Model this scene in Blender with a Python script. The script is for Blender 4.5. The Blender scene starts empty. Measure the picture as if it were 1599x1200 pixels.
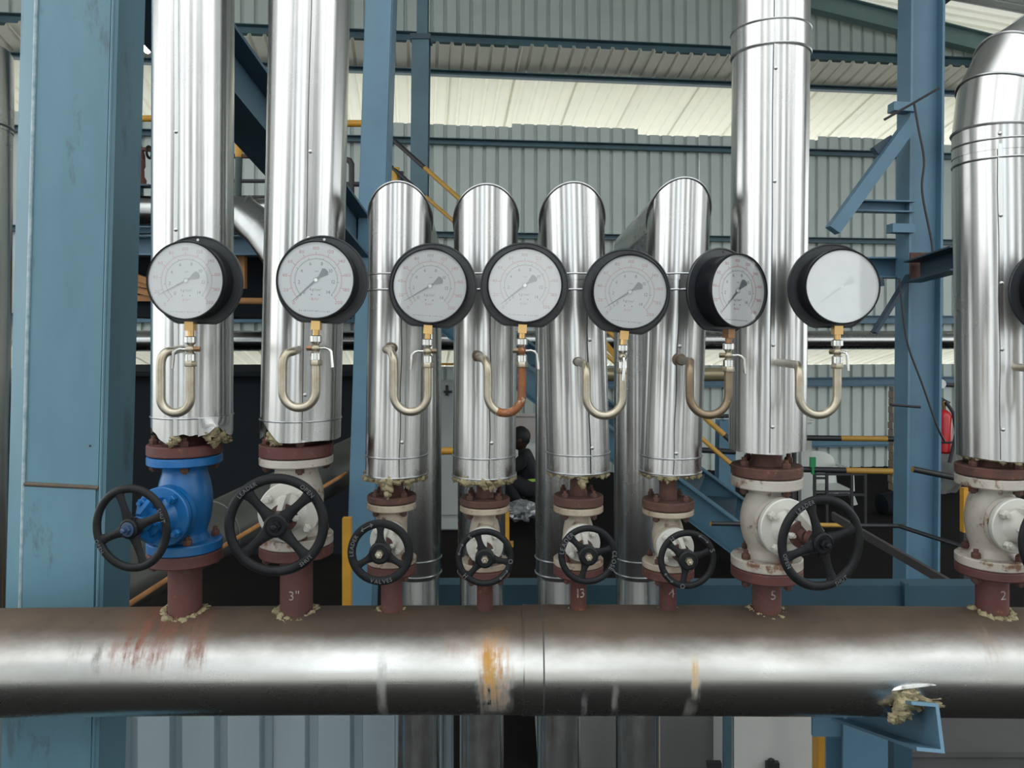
import bpy, math, random
from math import pi, sin, cos, atan, atan2, tan, sqrt, radians as R
from mathutils import Vector, Matrix, Euler, noise as mnoise

random.seed(7)
SC = bpy.context.scene
COL = SC.collection
F, CX, HY, CZ = 1200.0, 799.5, 520.0, 1.70       # focal length in px, principal column, horizon row, eye height

# ------------------------------------------------------------------ camera, world, exposure
cam_d = bpy.data.cameras.new('camera')
cam_d.sensor_width = 36.0
cam_d.lens = 36.0 * F / 1599.0
cam_d.shift_y = -(600.0 - HY) / 1599.0
cam_d.clip_start = 0.05
cam = bpy.data.objects.new('camera', cam_d)
cam.location = (0, 0, CZ)
cam.rotation_euler = (pi / 2, 0, 0)
COL.objects.link(cam)
SC.camera = cam

world = bpy.data.worlds.new('overcast_sky')
SC.world = world
world.use_nodes = True
wn = world.node_tree
wn.nodes.clear()
w_out = wn.nodes.new('ShaderNodeOutputWorld')
w_bg = wn.nodes.new('ShaderNodeBackground')
w_tc = wn.nodes.new('ShaderNodeTexCoord')
w_no = wn.nodes.new('ShaderNodeTexNoise')
w_no.inputs['Scale'].default_value = 2.2
w_no.inputs['Detail'].default_value = 4
w_rp = wn.nodes.new('ShaderNodeValToRGB')
w_rp.color_ramp.elements[0].position = 0.35
w_rp.color_ramp.elements[0].color = (0.80, 0.89, 0.94, 1)
w_rp.color_ramp.elements[1].position = 0.65
w_rp.color_ramp.elements[1].color = (1.0, 1.0, 0.97, 1)
wn.links.new(w_tc.outputs['Generated'], w_no.inputs['Vector'])
wn.links.new(w_no.outputs['Fac'], w_rp.inputs['Fac'])
wn.links.new(w_rp.outputs['Color'], w_bg.inputs['Color'])
w_bg.inputs['Strength'].default_value = 1.25
wn.links.new(w_bg.outputs['Background'], w_out.inputs['Surface'])

SC.view_settings.view_transform = 'Standard'
SC.view_settings.look = 'None'
SC.view_settings.gamma = 1.0
SC.view_settings.use_curve_mapping = False
SC.view_settings.exposure = 1.02
try:
    SC.cycles.max_bounces = 8
    SC.cycles.diffuse_bounces = 4
    SC.cycles.glossy_bounces = 5
    SC.cycles.use_denoising = True
    SC.cycles.caustics_reflective = False
    SC.cycles.caustics_refractive = False
except Exception:
    pass


def P(px, py, D):
    return Vector(((px - CX) / F * D, D, CZ - (py - HY) / F * D))


def cyl(pl, pr, D):
    """axis X and radius of an upright cylinder whose axis stands at depth D and whose outline spans pl..pr"""
    a, b = atan((pl - CX) / F), atan((pr - CX) / F)
    m, h = (a + b) / 2, (b - a) / 2
    return D * tan(m), D / cos(m) * sin(h)


# ------------------------------------------------------------------ mesh builder
def frame(d, up=None):
    d = Vector(d).normalized()
    u = Vector(up) if up is not None else Vector((0, 0, 1))
    if abs(d.dot(u.normalized())) > 0.98:
        u = Vector((0, 1, 0)) if abs(d.y) < 0.9 else Vector((1, 0, 0))
    x = u.cross(d).normalized()
    y = d.cross(x).normalized()
    return x, y, d


class MB:
    def __init__(s):
        s.v, s.f = [], []

    def add(s, vs, fs):
        o = len(s.v)
        s.v += [Vector(v) for v in vs]
        s.f += [tuple(i + o for i in f) for f in fs]
        return s

    def box(s, c, size, rot=None):
        c = Vector(c)
        hx, hy, hz = [k / 2 for k in size]
        vs = [Vector((x * hx, y * hy, z * hz)) for x in (-1, 1) for y in (-1, 1) for z in (-1, 1)]
        if rot is not None:
            m = rot if isinstance(rot, Matrix) else Euler(rot).to_matrix()
            vs = [m @ v for v in vs]
        return s.add([c + v for v in vs], [(0, 1, 3, 2), (4, 6, 7, 5), (0, 4, 5, 1), (2, 3, 7, 6), (0, 2, 6, 4), (1, 5, 7, 3)])

    def prof(s, p0, p1, pts, up=(0, 0, 1)):
        """a closed 2-D outline (x sideways, y along up) pushed from p0 to p1"""
        p0, p1 = Vector(p0), Vector(p1)
        x, y, d = frame(p1 - p0, up)
        n = len(pts)
        vs = [p + x * a + y * b for p in (p0, p1) for a, b in pts]
        fs = [(i, (i + 1) % n, n + (i + 1) % n, n + i) for i in range(n)]
        fs += [tuple(range(n - 1, -1, -1)), tuple(range(n, 2 * n))]
        return s.add(vs, fs)

    def beam(s, p0, p1, w, h, up=(0, 0, 1)):
        return s.prof(p0, p1, [(-w / 2, -h / 2), (w / 2, -h / 2), (w / 2, h / 2), (-w / 2, h / 2)], up)

    def hbeam(s, p0, p1, w, h, t, up=(0, 0, 1)):
        a, b, c = w / 2, h / 2, t / 2
        return s.prof(p0, p1, [(-a, -b), (a, -b), (a, -b + t), (c, -b + t), (c, b - t), (a, b - t), (a, b), (-a, b),
                               (-a, b - t), (-c, b - t), (-c, -b + t), (-a, -b + t)], up)

    def chan(s, p0, p1, w, h, t, up=(0, 0, 1), side=1):
        """channel: web on the +x side (side=1), open on the other"""
        a, b = w / 2 * side, h / 2
        k = t * side
        return s.prof(p0, p1, [(-a, -b), (a, -b), (a, b), (-a, b), (-a, b - t), (a - k, b - t), (a - k, -b + t), (-a, -b + t)][::side], up)

    def sweep(s, path, r, n=16, cap=True, ref=None):
        """a round tube along a polyline; every corner is cut on its bisecting plane"""
        path = [Vector(p) for p in path]
        rr = r if isinstance(r, (list, tuple)) else [r] * len(path)
        x, y, d = frame(path[1] - path[0], ref)
        rings = [[path[0] + (x * cos(2 * pi * k / n) + y * sin(2 * pi * k / n)) * rr[0] for k in range(n)]]
        for i in range(1, len(path)):
            d0 = (path[i] - path[i - 1]).normalized()
            d1 = (path[i + 1] - path[i]).normalized() if i + 1 < len(path) else d0
            nb = (d0 + d1)
            nb = nb.normalized() if nb.length > 1e-6 else d0
            ring = []
            for k in range(n):
                q = path[i] + (x * cos(2 * pi * k / n) + y * sin(2 * pi * k / n)) * rr[i]
                t = (path[i] - q).dot(nb) / max(0.05, d0.dot(nb))
                ring.append(q + d0 * t)
            rings.append(ring)
            q = d0.rotation_difference(d1)
            x, y = q @ x, q @ y
        vs = [v for ring in rings for v in ring]
        fs = []
        for i in range(len(rings) - 1):
            for k in range(n):
                a, b = i * n + k, i * n + (k + 1) % n
                fs.append((a, b, b + n, a + n))
        if cap:
            fs.append(tuple(range(n - 1, -1, -1)))
            fs.append(tuple(range((len(rings) - 1) * n, len(rings) * n)))
        return s.add(vs, fs)

    def lathe(s, prof, o=(0, 0, 0), d=(0, 0, 1), n=32, closed=False, a0=0.0, up=None):
        """(radius, height) outline spun about the line through o along d"""
        o = Vector(o)
        x, y, d = frame(d, up)
        vs, fs, m = [], [], len(prof)
        for r, h in prof:
            for k in range(n):
                a = a0 + 2 * pi * k / n
                vs.append(o + d * h + (x * cos(a) + y * sin(a)) * max(r, 1e-5))
        for i in range(m if closed else m - 1):
            j = (i + 1) % m
            for k in range(n):
                a, b = i * n + k, i * n + (k + 1) % n
                c, e = j * n + (k + 1) % n, j * n + k
                fs.append((a, b, c, e))
        if not closed:
            fs.append(tuple(range(n - 1, -1, -1)))
            fs.append(tuple(range((m - 1) * n, m * n)))
        return s.add(vs, fs)

    def hex(s, o, d, r, h, a0=0.0):
        return s.lathe([(r * .93, 0), (r, h * .12), (r, h * .8), (r * .86, h)], o, d, 6, a0=a0)

    def ball(s, c, r, n=12, m=8, wob=0.0, seed=0, fr=1.0):
        c = Vector(c)
        rx, ry, rz = r if isinstance(r, (list, tuple)) else (r, r, r)
        vs, fs = [], []
        for i in range(m + 1):
            t = pi * i / m
            for k in range(n):
                a = 2 * pi * k / n
                u = Vector((sin(t) * cos(a), sin(t) * sin(a), cos(t)))
                w = 1.0
                if wob:
                    w += wob * mnoise.noise(u * 1.7 * fr + Vector((seed * 7.1, seed * 3.3, 1.7))) * 1.6 \
                        + wob * .7 * mnoise.noise(u * 4.6 * fr + Vector((seed * 2.1, 5.0, seed)))
                vs.append(c + Vector((u.x * rx, u.y * ry, u.z * rz)) * w)
        for i in range(m):
            for k in range(n):
                fs.append((i * n + k, (i + 1) * n + k, (i + 1) * n + (k + 1) % n, i * n + (k + 1) % n))
        return s.add(vs, fs)

    def torus(s, c, d, RR, r, n=48, m=10, sq=1.0, up=None):
        prof = [(RR + r * cos(2 * pi * k / m), r * sq * sin(2 * pi * k / m)) for k in range(m)]
        return s.lathe(prof, c, d, n, closed=True, up=up)

    def xf(s, M):
        s.v = [M @ v for v in s.v]
        return s


def mesh_of(name, mb, mat, smooth=True, angle=35):
    me = bpy.data.meshes.new(name)
    me.from_pydata([tuple(v) for v in mb.v], [], mb.f)
    if mat is M_wool:
        angle = 100
    if mat:
        for m in (mat if isinstance(mat, (list, tuple)) else [mat]):
            me.materials.append(m)
    if smooth:
        me.polygons.foreach_set('use_smooth', [True] * len(me.polygons))
        try:
            me.set_sharp_from_angle(angle=R(angle))
        except Exception:
            pass
    me.update()
    return me


WM = {}          # object name -> world matrix of its frame


def link(name, me, parent=None, M=None):
    o = bpy.data.objects.new(name, me)
    COL.objects.link(o)
    if parent is not None:
        o.parent = parent
    if M is not None:
        o.matrix_basis = M
    WM[o.name] = (WM[parent.name] if parent is not None else Matrix()) @ (M if M is not None else Matrix())
    return o


def obj(name, mb, mat, parent=None, smooth=True, angle=35, local=False):
    """link a mesh whose points are in world space (or already in the parent's frame when local)"""
    if parent is not None:
        if not local:
            mb.xf(WM[parent.name].inverted())
        return link(name, mesh_of(name, mb, mat, smooth, angle), parent)
    if local:
        return link(name, mesh_of(name, mb, mat, smooth, angle))
    lo = Vector((min(v.x for v in mb.v), min(v.y for v in mb.v), min(v.z for v in mb.v)))
    hi = Vector((max(v.x for v in mb.v), max(v.y for v in mb.v), max(v.z for v in mb.v)))
    b = Vector(((lo.x + hi.x) / 2, (lo.y + hi.y) / 2, lo.z))
    mb.xf(Matrix.Translation(-b))
    return link(name, mesh_of(name, mb, mat, smooth, angle), None, Matrix.Translation(b))


def tag(o, label=None, cat=None, group=None, kind=None):
    if label:
        o['label'] = label
    if cat:
        o['category'] = cat
    if group:
        o['group'] = group
    if kind:
        o['kind'] = kind
    return o


def thing(name, loc, label, cat, group=None, rz=0.0):
    M = Matrix.Translation(Vector(loc)) @ Matrix.Rotation(rz, 4, 'Z')
    o = link(name, None, None, M)
    o.empty_display_size = .05
    return tag(o, label, cat, group)


def struct(o):
    o['kind'] = 'structure'
    return o


# ------------------------------------------------------------------ materials
class NT:
    def __init__(s, name):
        s.m = bpy.data.materials.new(name)
        s.m.use_nodes = True
        s.t = s.m.node_tree
        s.t.nodes.clear()
        s.out = s.t.nodes.new('ShaderNodeOutputMaterial')
        s.b = s.t.nodes.new('ShaderNodeBsdfPrincipled')
        s.t.links.new(s.b.outputs[0], s.out.inputs['Surface'])
        s.tc = s.t.nodes.new('ShaderNodeTexCoord')

    def put(s, sock, val):
        if hasattr(val, 'links') or isinstance(val, bpy.types.NodeSocket):
            s.t.links.new(val, sock)
        elif isinstance(val, (tuple, list)) and len(val) == 3 and sock.type == 'RGBA':
            sock.default_value = (*val, 1)
        else:
            sock.default_value = val

    def noise(s, scale=5, detail=4, rough=.55, vec=None, st=(1, 1, 1), loc=(0, 0, 0)):
        mp = s.t.nodes.new('ShaderNodeMapping')
        mp.inputs['Scale'].default_value = st
        mp.inputs['Location'].default_value = loc
        s.t.links.new(vec or s.tc.outputs['Object'], mp.inputs['Vector'])
        n = s.t.nodes.new('ShaderNodeTexNoise')
        n.inputs['Scale'].default_value = scale
        n.inputs['Detail'].default_value = detail
        n.inputs['Roughness'].default_value = rough
        s.t.links.new(mp.outputs[0], n.inputs['Vector'])
        return n.outputs['Fac']

    def ramp(s, fac, a, b, lo=(0, 0, 0), hi=(1, 1, 1)):
        r = s.t.nodes.new('ShaderNodeValToRGB')
        e = r.color_ramp.elements
        e[0].position, e[1].position = a, b
        e[0].color, e[1].color = (*lo, 1), (*hi, 1)
        s.t.links.new(fac, r.inputs['Fac'])
        return r.outputs['Color']

    def mix(s, fac, a, b):
        m = s.t.nodes.new('ShaderNodeMix')
        m.data_type = 'RGBA'
        s.put(m.inputs[0], fac)
        s.put(m.inputs[6], a)
        s.put(m.inputs[7], b)
        return m.outputs[2]

    def math(s, op, a, b=0.0, c=None, clamp=False):
        m = s.t.nodes.new('ShaderNodeMath')
        m.operation = op
        m.use_clamp = clamp
        s.put(m.inputs[0], a)
        s.put(m.inputs[1], b)
        if c is not None:
            s.put(m.inputs[2], c)
        return m.outputs[0]

    def step(s, v, a, b):
        m = s.t.nodes.new('ShaderNodeMapRange')
        m.interpolation_type = 'SMOOTHSTEP'
        s.put(m.inputs['Value'], v)
        m.inputs['From Min'].default_value = a
        m.inputs['From Max'].default_value = b
        return m.outputs[0]

    def xyz(s, sock):
        n = s.t.nodes.new('ShaderNodeSeparateXYZ')
        s.t.links.new(sock, n.inputs[0])
        return n.outputs

    def bump(s, h, strength=.2, dist=.01, prev=None):
        b = s.t.nodes.new('ShaderNodeBump')
        b.inputs['Strength'].default_value = strength
        b.inputs['Distance'].default_value = dist
        s.t.links.new(h, b.inputs['Height'])
        if prev is not None:
            s.t.links.new(prev, b.inputs['Normal'])
        return b.outputs[0]

    def set(s, **k):
        names = dict(color='Base Color', metal='Metallic', rough='Roughness', normal='Normal', emis='Emission Color', estr='Emission Strength',
                     spec='Specular IOR Level', coat='Coat Weight', trans='Transmission Weight')
        for a, v in k.items():
            s.put(s.b.inputs[names[a]], v)
        return s.m


def paint(name, col, col2=None, rough=.5, metal=0.0, scale=6, spots=None, spot_lo=.62, bump=.15, bscale=60, bdist=.002, st=(1, 1, 1), fine=.5):
    """paint or bare stuff with mottling and, if asked, worn or rusty patches of a second colour"""
    t = NT(name)
    c2 = col2 or tuple(k * .78 for k in col)
    c = t.mix(t.ramp(t.noise(scale, 5, .6, st=st), .35, .68), col, c2)
    if spots:
        c = t.mix(t.ramp(t.noise(scale * 2.7, 6, .7, st=st, loc=(3, 1, 7)), spot_lo, spot_lo + .08), c, spots)
    return t.set(color=c, rough=rough, metal=metal, normal=t.bump(t.noise(bscale, 4), bump, bdist))


def clad(name, col=(.585, .585, .575), r0=.17, r1=.34, axis='z', wav=.5, grime=None):
    """rolled aluminium jacket: drawn grain and slow dents along the sheet"""
    t = NT(name)
    st = (1, 1, .03) if axis == 'z' else (.03, 1, 1)
    st2 = (1, 1, .10) if axis == 'z' else (.10, 1, 1)
    g = t.noise(260, 2, .5, st=st)
    w = t.noise(6.5, 1.5, .45, st=st2)
    n = t.bump(w, wav, .011)
    n = t.bump(g, .03, .0012, n)
    d = t.noise(7, 5, .6)
    rough = t.math('MULTIPLY_ADD', d, r1 - r0, r0)
    c = t.mix(t.ramp(t.noise(5, 5, .65, st=(1, 1, .5)), .42, .72), col, tuple(k * .82 for k in col))
    if grime:
        c = t.mix(t.ramp(t.noise(9, 6, .7, loc=(5, 5, 5), st=(1, 1, .35)), .58, .72), c, grime)
    t.b.inputs['Metallic'].default_value = 1.0
    tg = t.t.nodes.new('ShaderNodeTangent')
    tg.direction_type = 'RADIAL'
    tg.axis = 'Z' if axis == 'z' else 'X'
    t.t.links.new(tg.outputs[0], t.b.inputs['Tangent'])
    t.b.inputs['Anisotropic'].default_value = .72
    t.b.inputs['Anisotropic Rotation'].default_value = .25
    return t.set(color=c, rough=rough, normal=n)


def flat(name, col, rough=.5, metal=0.0):
    return NT(name).set(color=col, rough=rough, metal=metal)


M_clad = clad('aluminium_jacket')
M_clad_b = clad('aluminium_jacket_dull', (.70, .72, .72), .14, .32, wav=.45, grime=(.42, .38, .33))
M_duct = clad('duct_jacket', (.40, .41, .41), .22, .34, axis='x', wav=.2)
M_ring = flat('bead_edge', (.40, .41, .415), .32, 1.0)
M_gap = flat('seam_gap', (.05, .05, .052), .6)
M_screw = flat('zinc_screw', (.55, .56, .56), .3, 1.0)
M_wool = paint('mineral_wool', (.37, .32, .19), (.23, .19, .11), .95, scale=40, bump=.8, bscale=160, bdist=.006, spots=(.20, .15, .09), spot_lo=.66)
M_ox = paint('red_oxide', (.105, .034, .028), (.070, .026, .022), .62, scale=14, spots=(.20, .085, .045), spot_lo=.60, bump=.4, bscale=120)
M_rust = paint('rusty_steel', (.105, .046, .032), (.055, .027, .022), .8, scale=26, spots=(.20, .095, .055), spot_lo=.6, bump=.6, bscale=140)
M_white = paint('valve_white', (.47, .44, .385), (.33, .29, .245), .45, scale=9, spots=(.16, .08, .048), spot_lo=.555, bump=.25, bscale=50)
M_whiteb = paint('valve_white_clean', (.55, .545, .50), (.42, .40, .36), .4, scale=9, spots=(.22, .14, .09), spot_lo=.64, bump=.2, bscale=60)
M_whites = paint('valve_white_grimy', (.42, .365, .29), (.27, .205, .15), .5, scale=16, spots=(.13, .06, .04), spot_lo=.56, bump=.3, bscale=60)
M_vblue = paint('valve_blue', (.006, .120, .35), (.010, .085, .21), .35, scale=8, spots=(.01, .06, .11), spot_lo=.66, bump=.3, bscale=70)
M_black = paint('cast_black', (.008, .009, .010), (.016, .017, .018), .38, scale=22, bump=.35, bscale=150)
M_case = paint('gauge_black', (.007, .008, .010), (.011, .012, .014), .34, scale=20, bump=.08, bscale=200)
M_plate = paint('plate_grey', (.022, .025, .028), (.030, .034, .037), .36, scale=20, bump=.08, bscale=200)
M_dial = flat('dial_white', (.93, .95, .95), .5)
M_ink = flat('dial_ink', (.10, .11, .12), .6)
M_red = flat('dial_red', (.62, .16, .18), .6)
M_needle = flat('needle_grey', (.07, .085, .09), .5)
M_brass = flat('brass', (.62, .40, .17), .32, 1.0)
M_brassd = paint('brass_tarnished', (.30, .17, .09), None, .45, .8, scale=40)
M_nickel = flat('plated_steel', (.60, .60, .57), .25, 1.0)
M_siphon = paint('siphon_steel', (.50, .46, .38), (.34, .29, .21), .34, .85, scale=22, spots=(.22, .12, .06), spot_lo=.70, bump=.1, bscale=150)
M_boss = paint('rusty_boss', (.17, .125, .085), (.10, .07, .045), .8, scale=40, bump=.5, bscale=150)
M_siphon_r = paint('siphon_rusted', (.30, .105, .035), (.17, .07, .035), .6, .35, scale=26, spots=(.46, .40, .31), spot_lo=.56, bump=.3, bscale=150)
M_siphon_b = paint('siphon_tarnished', (.27, .21, .14), (.17, .13, .09), .4, .8, scale=26, spots=(.42, .36, .27), spot_lo=.62, bump=.15, bscale=150)
M_blue = paint('column_blue', (.115, .235, .295), (.080, .170, .220), .42, scale=3.5, spots=(.075, .13, .165), spot_lo=.58, bump=.12, bscale=90, st=(1, 1, .35))
M_bluem = paint('frame_blue', (.095, .195, .275), (.075, .155, .22), .45, scale=3, bump=.1, bscale=60)
M_blued = paint('purlin_blue', (.075, .145, .18), (.055, .11, .14), .5, scale=3)
M_navy = paint('brace_blue', (.030, .058, .085), (.022, .042, .062), .5, scale=3)
M_gbeam = paint('ground_beam_blue', (.022, .065, .095), (.016, .048, .07), .6, scale=3)
M_sheet = paint('wall_sheet', (.51, .575, .545), (.45, .505, .48), .5, scale=1.6, bump=.05, bscale=30)
M_roof = paint('roof_sheet', (.74, .76, .75), (.66, .68, .67), .5, scale=1.5, bump=.05)
M_yellow = paint('safety_yellow', (.52, .27, .025), (.40, .20, .02), .5, scale=9, spots=(.12, .07, .03), spot_lo=.68)
M_dark = paint('near_black', (.006, .010, .014), (.009, .011, .013), .85, scale=4)
for m_ in (M_black, M_case):
    m_.node_tree.nodes['Principled BSDF'].inputs['Specular IOR Level'].default_value = .14
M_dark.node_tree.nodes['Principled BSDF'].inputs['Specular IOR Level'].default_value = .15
M_floor = paint('dark_floor', (.007, .0068, .0065), (.012, .011, .010), .8, scale=1.3, spots=(.07, .06, .045), spot_lo=.68, bump=.3, bscale=30)
M_floor.node_tree.nodes['Principled BSDF'].inputs['Specular IOR Level'].default_value = .06
M_conc = paint('concrete', (.20, .205, .20), (.15, .152, .15), .85, scale=2.2, spots=(.11, .11, .11), spot_lo=.64, bump=.3, bscale=40)
M_out = paint('yard_concrete', (.50, .49, .46), (.43, .42, .39), .9, scale=.6)
M_wood = paint('orange_timber', (.34, .155, .045), (.22, .10, .035), .7, scale=12, st=(.1, 1, 1))
M_extred = paint('extinguisher_red', (.50, .02, .025), None, .3, scale=5)
M_box = paint('white_cabinet', (.62, .63, .61), (.54, .55, .53), .5, scale=3, bump=.05)
M_greyg = paint('pale_green_cabinet', (.42, .46, .44), None, .5, scale=2)
M_wire = flat('dark_wire', (.022, .022, .026), .6)
M_chalk = paint('chalk', (.40, .36, .34), (.16, .08, .07), .9, scale=90)
M_silver = paint('silver_foil', (.55, .57, .60), (.25, .26, .28), .3, .7, scale=9, bump=.9, bscale=14, bdist=.03)
M_skin = flat('dark_skin', (.045, .022, .014), .5)
M_cloth = paint('dark_clothes', (.012, .013, .016), (.02, .02, .024), .9, scale=30)
M_hair = flat('black_hair', (.006, .006, .007), .6)
M_hiviz = flat('hi_vis_band', (.45, .75, .10), .6)
M_plastic = flat('white_plastic', (.50, .53, .50), .4)
M_green = flat('sign_green', (.01, .22, .07), .5)
M_drum = paint('grey_drum', (.13, .13, .12), (.09, .09, .085), .6, scale=6, spots=(.10, .06, .04))
M_brick = paint('pale_brick', (.30, .25, .20), (.22, .18, .15), .85, scale=10)


def make_striped():
    t = NT('black_yellow_stripes')
    u = t.xyz(t.tc.outputs['Object'])[0]
    f = t.math('FRACT', t.math('MULTIPLY', u, 1.15))
    g = t.math('GREATER_THAN', f, .5)
    return t.set(color=t.mix(g, (.012, .014, .016), (.38, .215, .035)), rough=.5)


M_stripe = make_striped()


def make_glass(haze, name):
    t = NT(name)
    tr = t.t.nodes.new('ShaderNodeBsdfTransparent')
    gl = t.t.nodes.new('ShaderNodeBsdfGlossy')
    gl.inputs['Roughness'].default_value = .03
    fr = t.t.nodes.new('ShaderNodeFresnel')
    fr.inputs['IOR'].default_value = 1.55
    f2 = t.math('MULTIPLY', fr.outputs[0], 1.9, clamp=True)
    df = t.t.nodes.new('ShaderNodeBsdfDiffuse')          # white haze mixed in for the sky's reflection on the pane
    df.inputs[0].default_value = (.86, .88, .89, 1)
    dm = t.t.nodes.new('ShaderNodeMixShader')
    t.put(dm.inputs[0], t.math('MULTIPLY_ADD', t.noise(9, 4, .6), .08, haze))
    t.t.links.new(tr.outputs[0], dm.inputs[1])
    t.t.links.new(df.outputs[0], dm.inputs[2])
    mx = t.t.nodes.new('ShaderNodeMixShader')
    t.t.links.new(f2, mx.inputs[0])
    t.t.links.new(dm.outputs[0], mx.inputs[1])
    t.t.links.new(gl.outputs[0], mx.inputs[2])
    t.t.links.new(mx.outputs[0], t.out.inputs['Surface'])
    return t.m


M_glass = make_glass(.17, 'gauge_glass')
M_glass_glare = make_glass(.40, 'gauge_glass_glare')  # stronger white haze stands for the glare on one gauge
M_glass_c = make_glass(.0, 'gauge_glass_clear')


def make_awning():
    t = NT('translucent_awning')
    df = t.t.nodes.new('ShaderNodeBsdfDiffuse')
    tl = t.t.nodes.new('ShaderNodeBsdfTranslucent')
    c = t.mix(t.ramp(t.noise(1.5, 4), .35, .7), (.92, .905, .845), (.88, .87, .82))
    t.t.links.new(c, df.inputs[0])
    t.t.links.new(c, tl.inputs[0])
    mx = t.t.nodes.new('ShaderNodeMixShader')
    mx.inputs[0].default_value = .62
    t.t.links.new(df.outputs[0], mx.inputs[1])
    t.t.links.new(tl.outputs[0], mx.inputs[2])
    t.t.links.new(mx.outputs[0], t.out.inputs['Surface'])
    return t.m


M_awn = make_awning()

HD = 1.55                                         # depth of the header and of the row of pipes
HZ, HR = 1.0363, 0.1019                           # header axis height and jacket radius


def hx(px):                                       # header X seen at pixel column px on its front
    return (px - CX) / F * 1.465


def make_header_mat():
    t = NT('header_jacket')
    ox = t.xyz(t.tc.outputs['Object'])
    x, y, z = ox[0], ox[1], ox[2]
    up = t.math('DIVIDE', z, HR)                   # -1 bottom .. 1 top, in the pipe's own frame
    n1 = t.noise(9, 6, .65, st=(.5, 1, 1))
    n2 = t.math('MULTIPLY_ADD', t.noise(95, 4, .65, st=(1, .10, .10)), .6, t.math('MULTIPLY', t.noise(60, 5, .7), .4))
    g = t.noise(300, 2, .5, st=(.03, 1, 1))
    w = t.noise(9, 2, .5, st=(.3, 1, 1))
    base = t.mix(t.ramp(n1, .4, .7), (.74, .74, .72), (.60, .59, .56))
    # settled brown dust on the upward side
    dust = t.step(t.math('ADD', up, t.math('MULTIPLY', t.math('SUBTRACT', n1, .5), .28)), .32, .86)
    dcol = t.mix(t.ramp(t.noise(5, 5, .6, loc=(2, 2, 2)), .35, .65), (.096, .064, .041), (.056, .040, .028))
    splash = t.ramp(t.noise(170, 3, .6, st=(1, .35, .35)), .66, .72)

    def band(x0, wd, zlo, zhi, amt, wob=.5):
        xx = t.math('ADD', x, t.math('MULTIPLY', t.math('SUBTRACT', t.noise(14, 3, .6, loc=(x0, 0, 0)), .5), wd * wob * 2))
        d = t.math('ABSOLUTE', t.math('SUBTRACT', xx, x0))
        m = t.math('SUBTRACT', 1.0, t.step(d, wd * .25, wd))
        m = t.math('MULTIPLY', m, t.math('MULTIPLY', t.step(up, zlo - .10, zlo + .40), t.math('SUBTRACT', 1.0, t.step(up, zhi - .30, zhi + .10))))
        return t.math('MULTIPLY', m, t.math('MULTIPLY', t.ramp(n2, .38, .60), amt), clamp=True)

    col = base
    rough = t.math('MULTIPLY_ADD', n1, .16, .20)
    metal = t.math('SUBTRACT', 1.0, dust)
    col = t.mix(dust, col, dcol)
    cover = dust
    for x0, wd, lo, hi, amt, c in (
            (hx(225), .085, .10, 1.3, .9, (.17, .055, .030)), (hx(300), .035, .10, 1.3, .7, (.14, .06, .04)), (hx(305), .030, .25, .95, .6, (.19, .09, .06)),
            (hx(772), .040, -.75, .85, 1.0, (.40, .19, .045)), (hx(768), .022, -.45, .60, .9, (.52, .28, .06)), (hx(715), .05, .35, .8, .6, (.24, .11, .05)),
            (hx(598), .012, -1.0, .60, .5, (.06, .055, .048)), (hx(1083), .012, -.35, .50, .95, (.50, .31, .07)),
            (hx(1078), .015, -.95, -.30, .45, (.17, .14, .06)), (hx(960), .009, -.80, .0, .42, (.14, .13, .07)),
            (hx(913), .008, -1.0, -.2, .38, (.11, .09, .05)), (hx(752), .006, -.95, .3, .7, (.16, .09, .04)),
            (hx(155), .014, .05, .75, .9, (.045, .038, .030)), (hx(118), .022, .20, .8, .55, (.13, .11, .09)),
            (hx(1545), .03, .3, .95, .6, (.24, .17, .12))):
        b = band(x0, wd, lo, hi, amt)
        col = t.mix(b, col, c)
        cover = t.math('MAXIMUM', cover, b)
    # splashes of pale drips on the lower half
    dr = t.math('MULTIPLY', splash, t.math('SUBTRACT', 1.0, t.step(up, -.80, -.50)))
    dr = t.math('MULTIPLY', dr, t.ramp(t.noise(3.1, 3, .6, loc=(7, 0, 3)), .48, .62))
    col = t.mix(dr, col, (.50, .46, .33))
    cover = t.math('MAXIMUM', cover, dr)
    metal = t.math('SUBTRACT', 1.0, t.math('MULTIPLY', cover, .9))
    rough = t.math('MULTIPLY_ADD', cover, .45, rough)
    n = t.bump(w, .25, .006)
    n = t.bump(g, .05, .0015, n)
    return t.set(color=col, metal=metal, rough=rough, normal=n)


M_header = make_header_mat()


# ------------------------------------------------------------------ text as flat or raised mesh
_gl = {}


def glyph(ch, ext=0.0):
    k = (ch, ext > 0)
    if k not in _gl:
        c = bpy.data.curves.new('glyph', 'FONT')
        c.body = ch
        c.size = 1.0
        c.resolution_u = 2
        c.align_x = 'CENTER'
        if ext > 0:
            c.extrude = .12
        o = bpy.data.objects.new('glyph', c)
        COL.objects.link(o)
        dg = bpy.context.evaluated_depsgraph_get()
        me = bpy.data.meshes.new_from_object(o.evaluated_get(dg))
        vs = [v.co.copy() for v in me.vertices]
        fs = [tuple(p.vertices) for p in me.polygons]
        if vs:
            lo, hi = min(v.x for v in vs), max(v.x for v in vs)
            vs = [Vector((v.x - (lo + hi) / 2, v.y - .35, v.z)) for v in vs]
        else:
            lo = hi = 0
        _gl[k] = (vs, fs, hi - lo)
        bpy.data.objects.remove(o)
        bpy.data.curves.remove(c)
        bpy.data.meshes.remove(me)
    return _gl[k]


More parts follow.
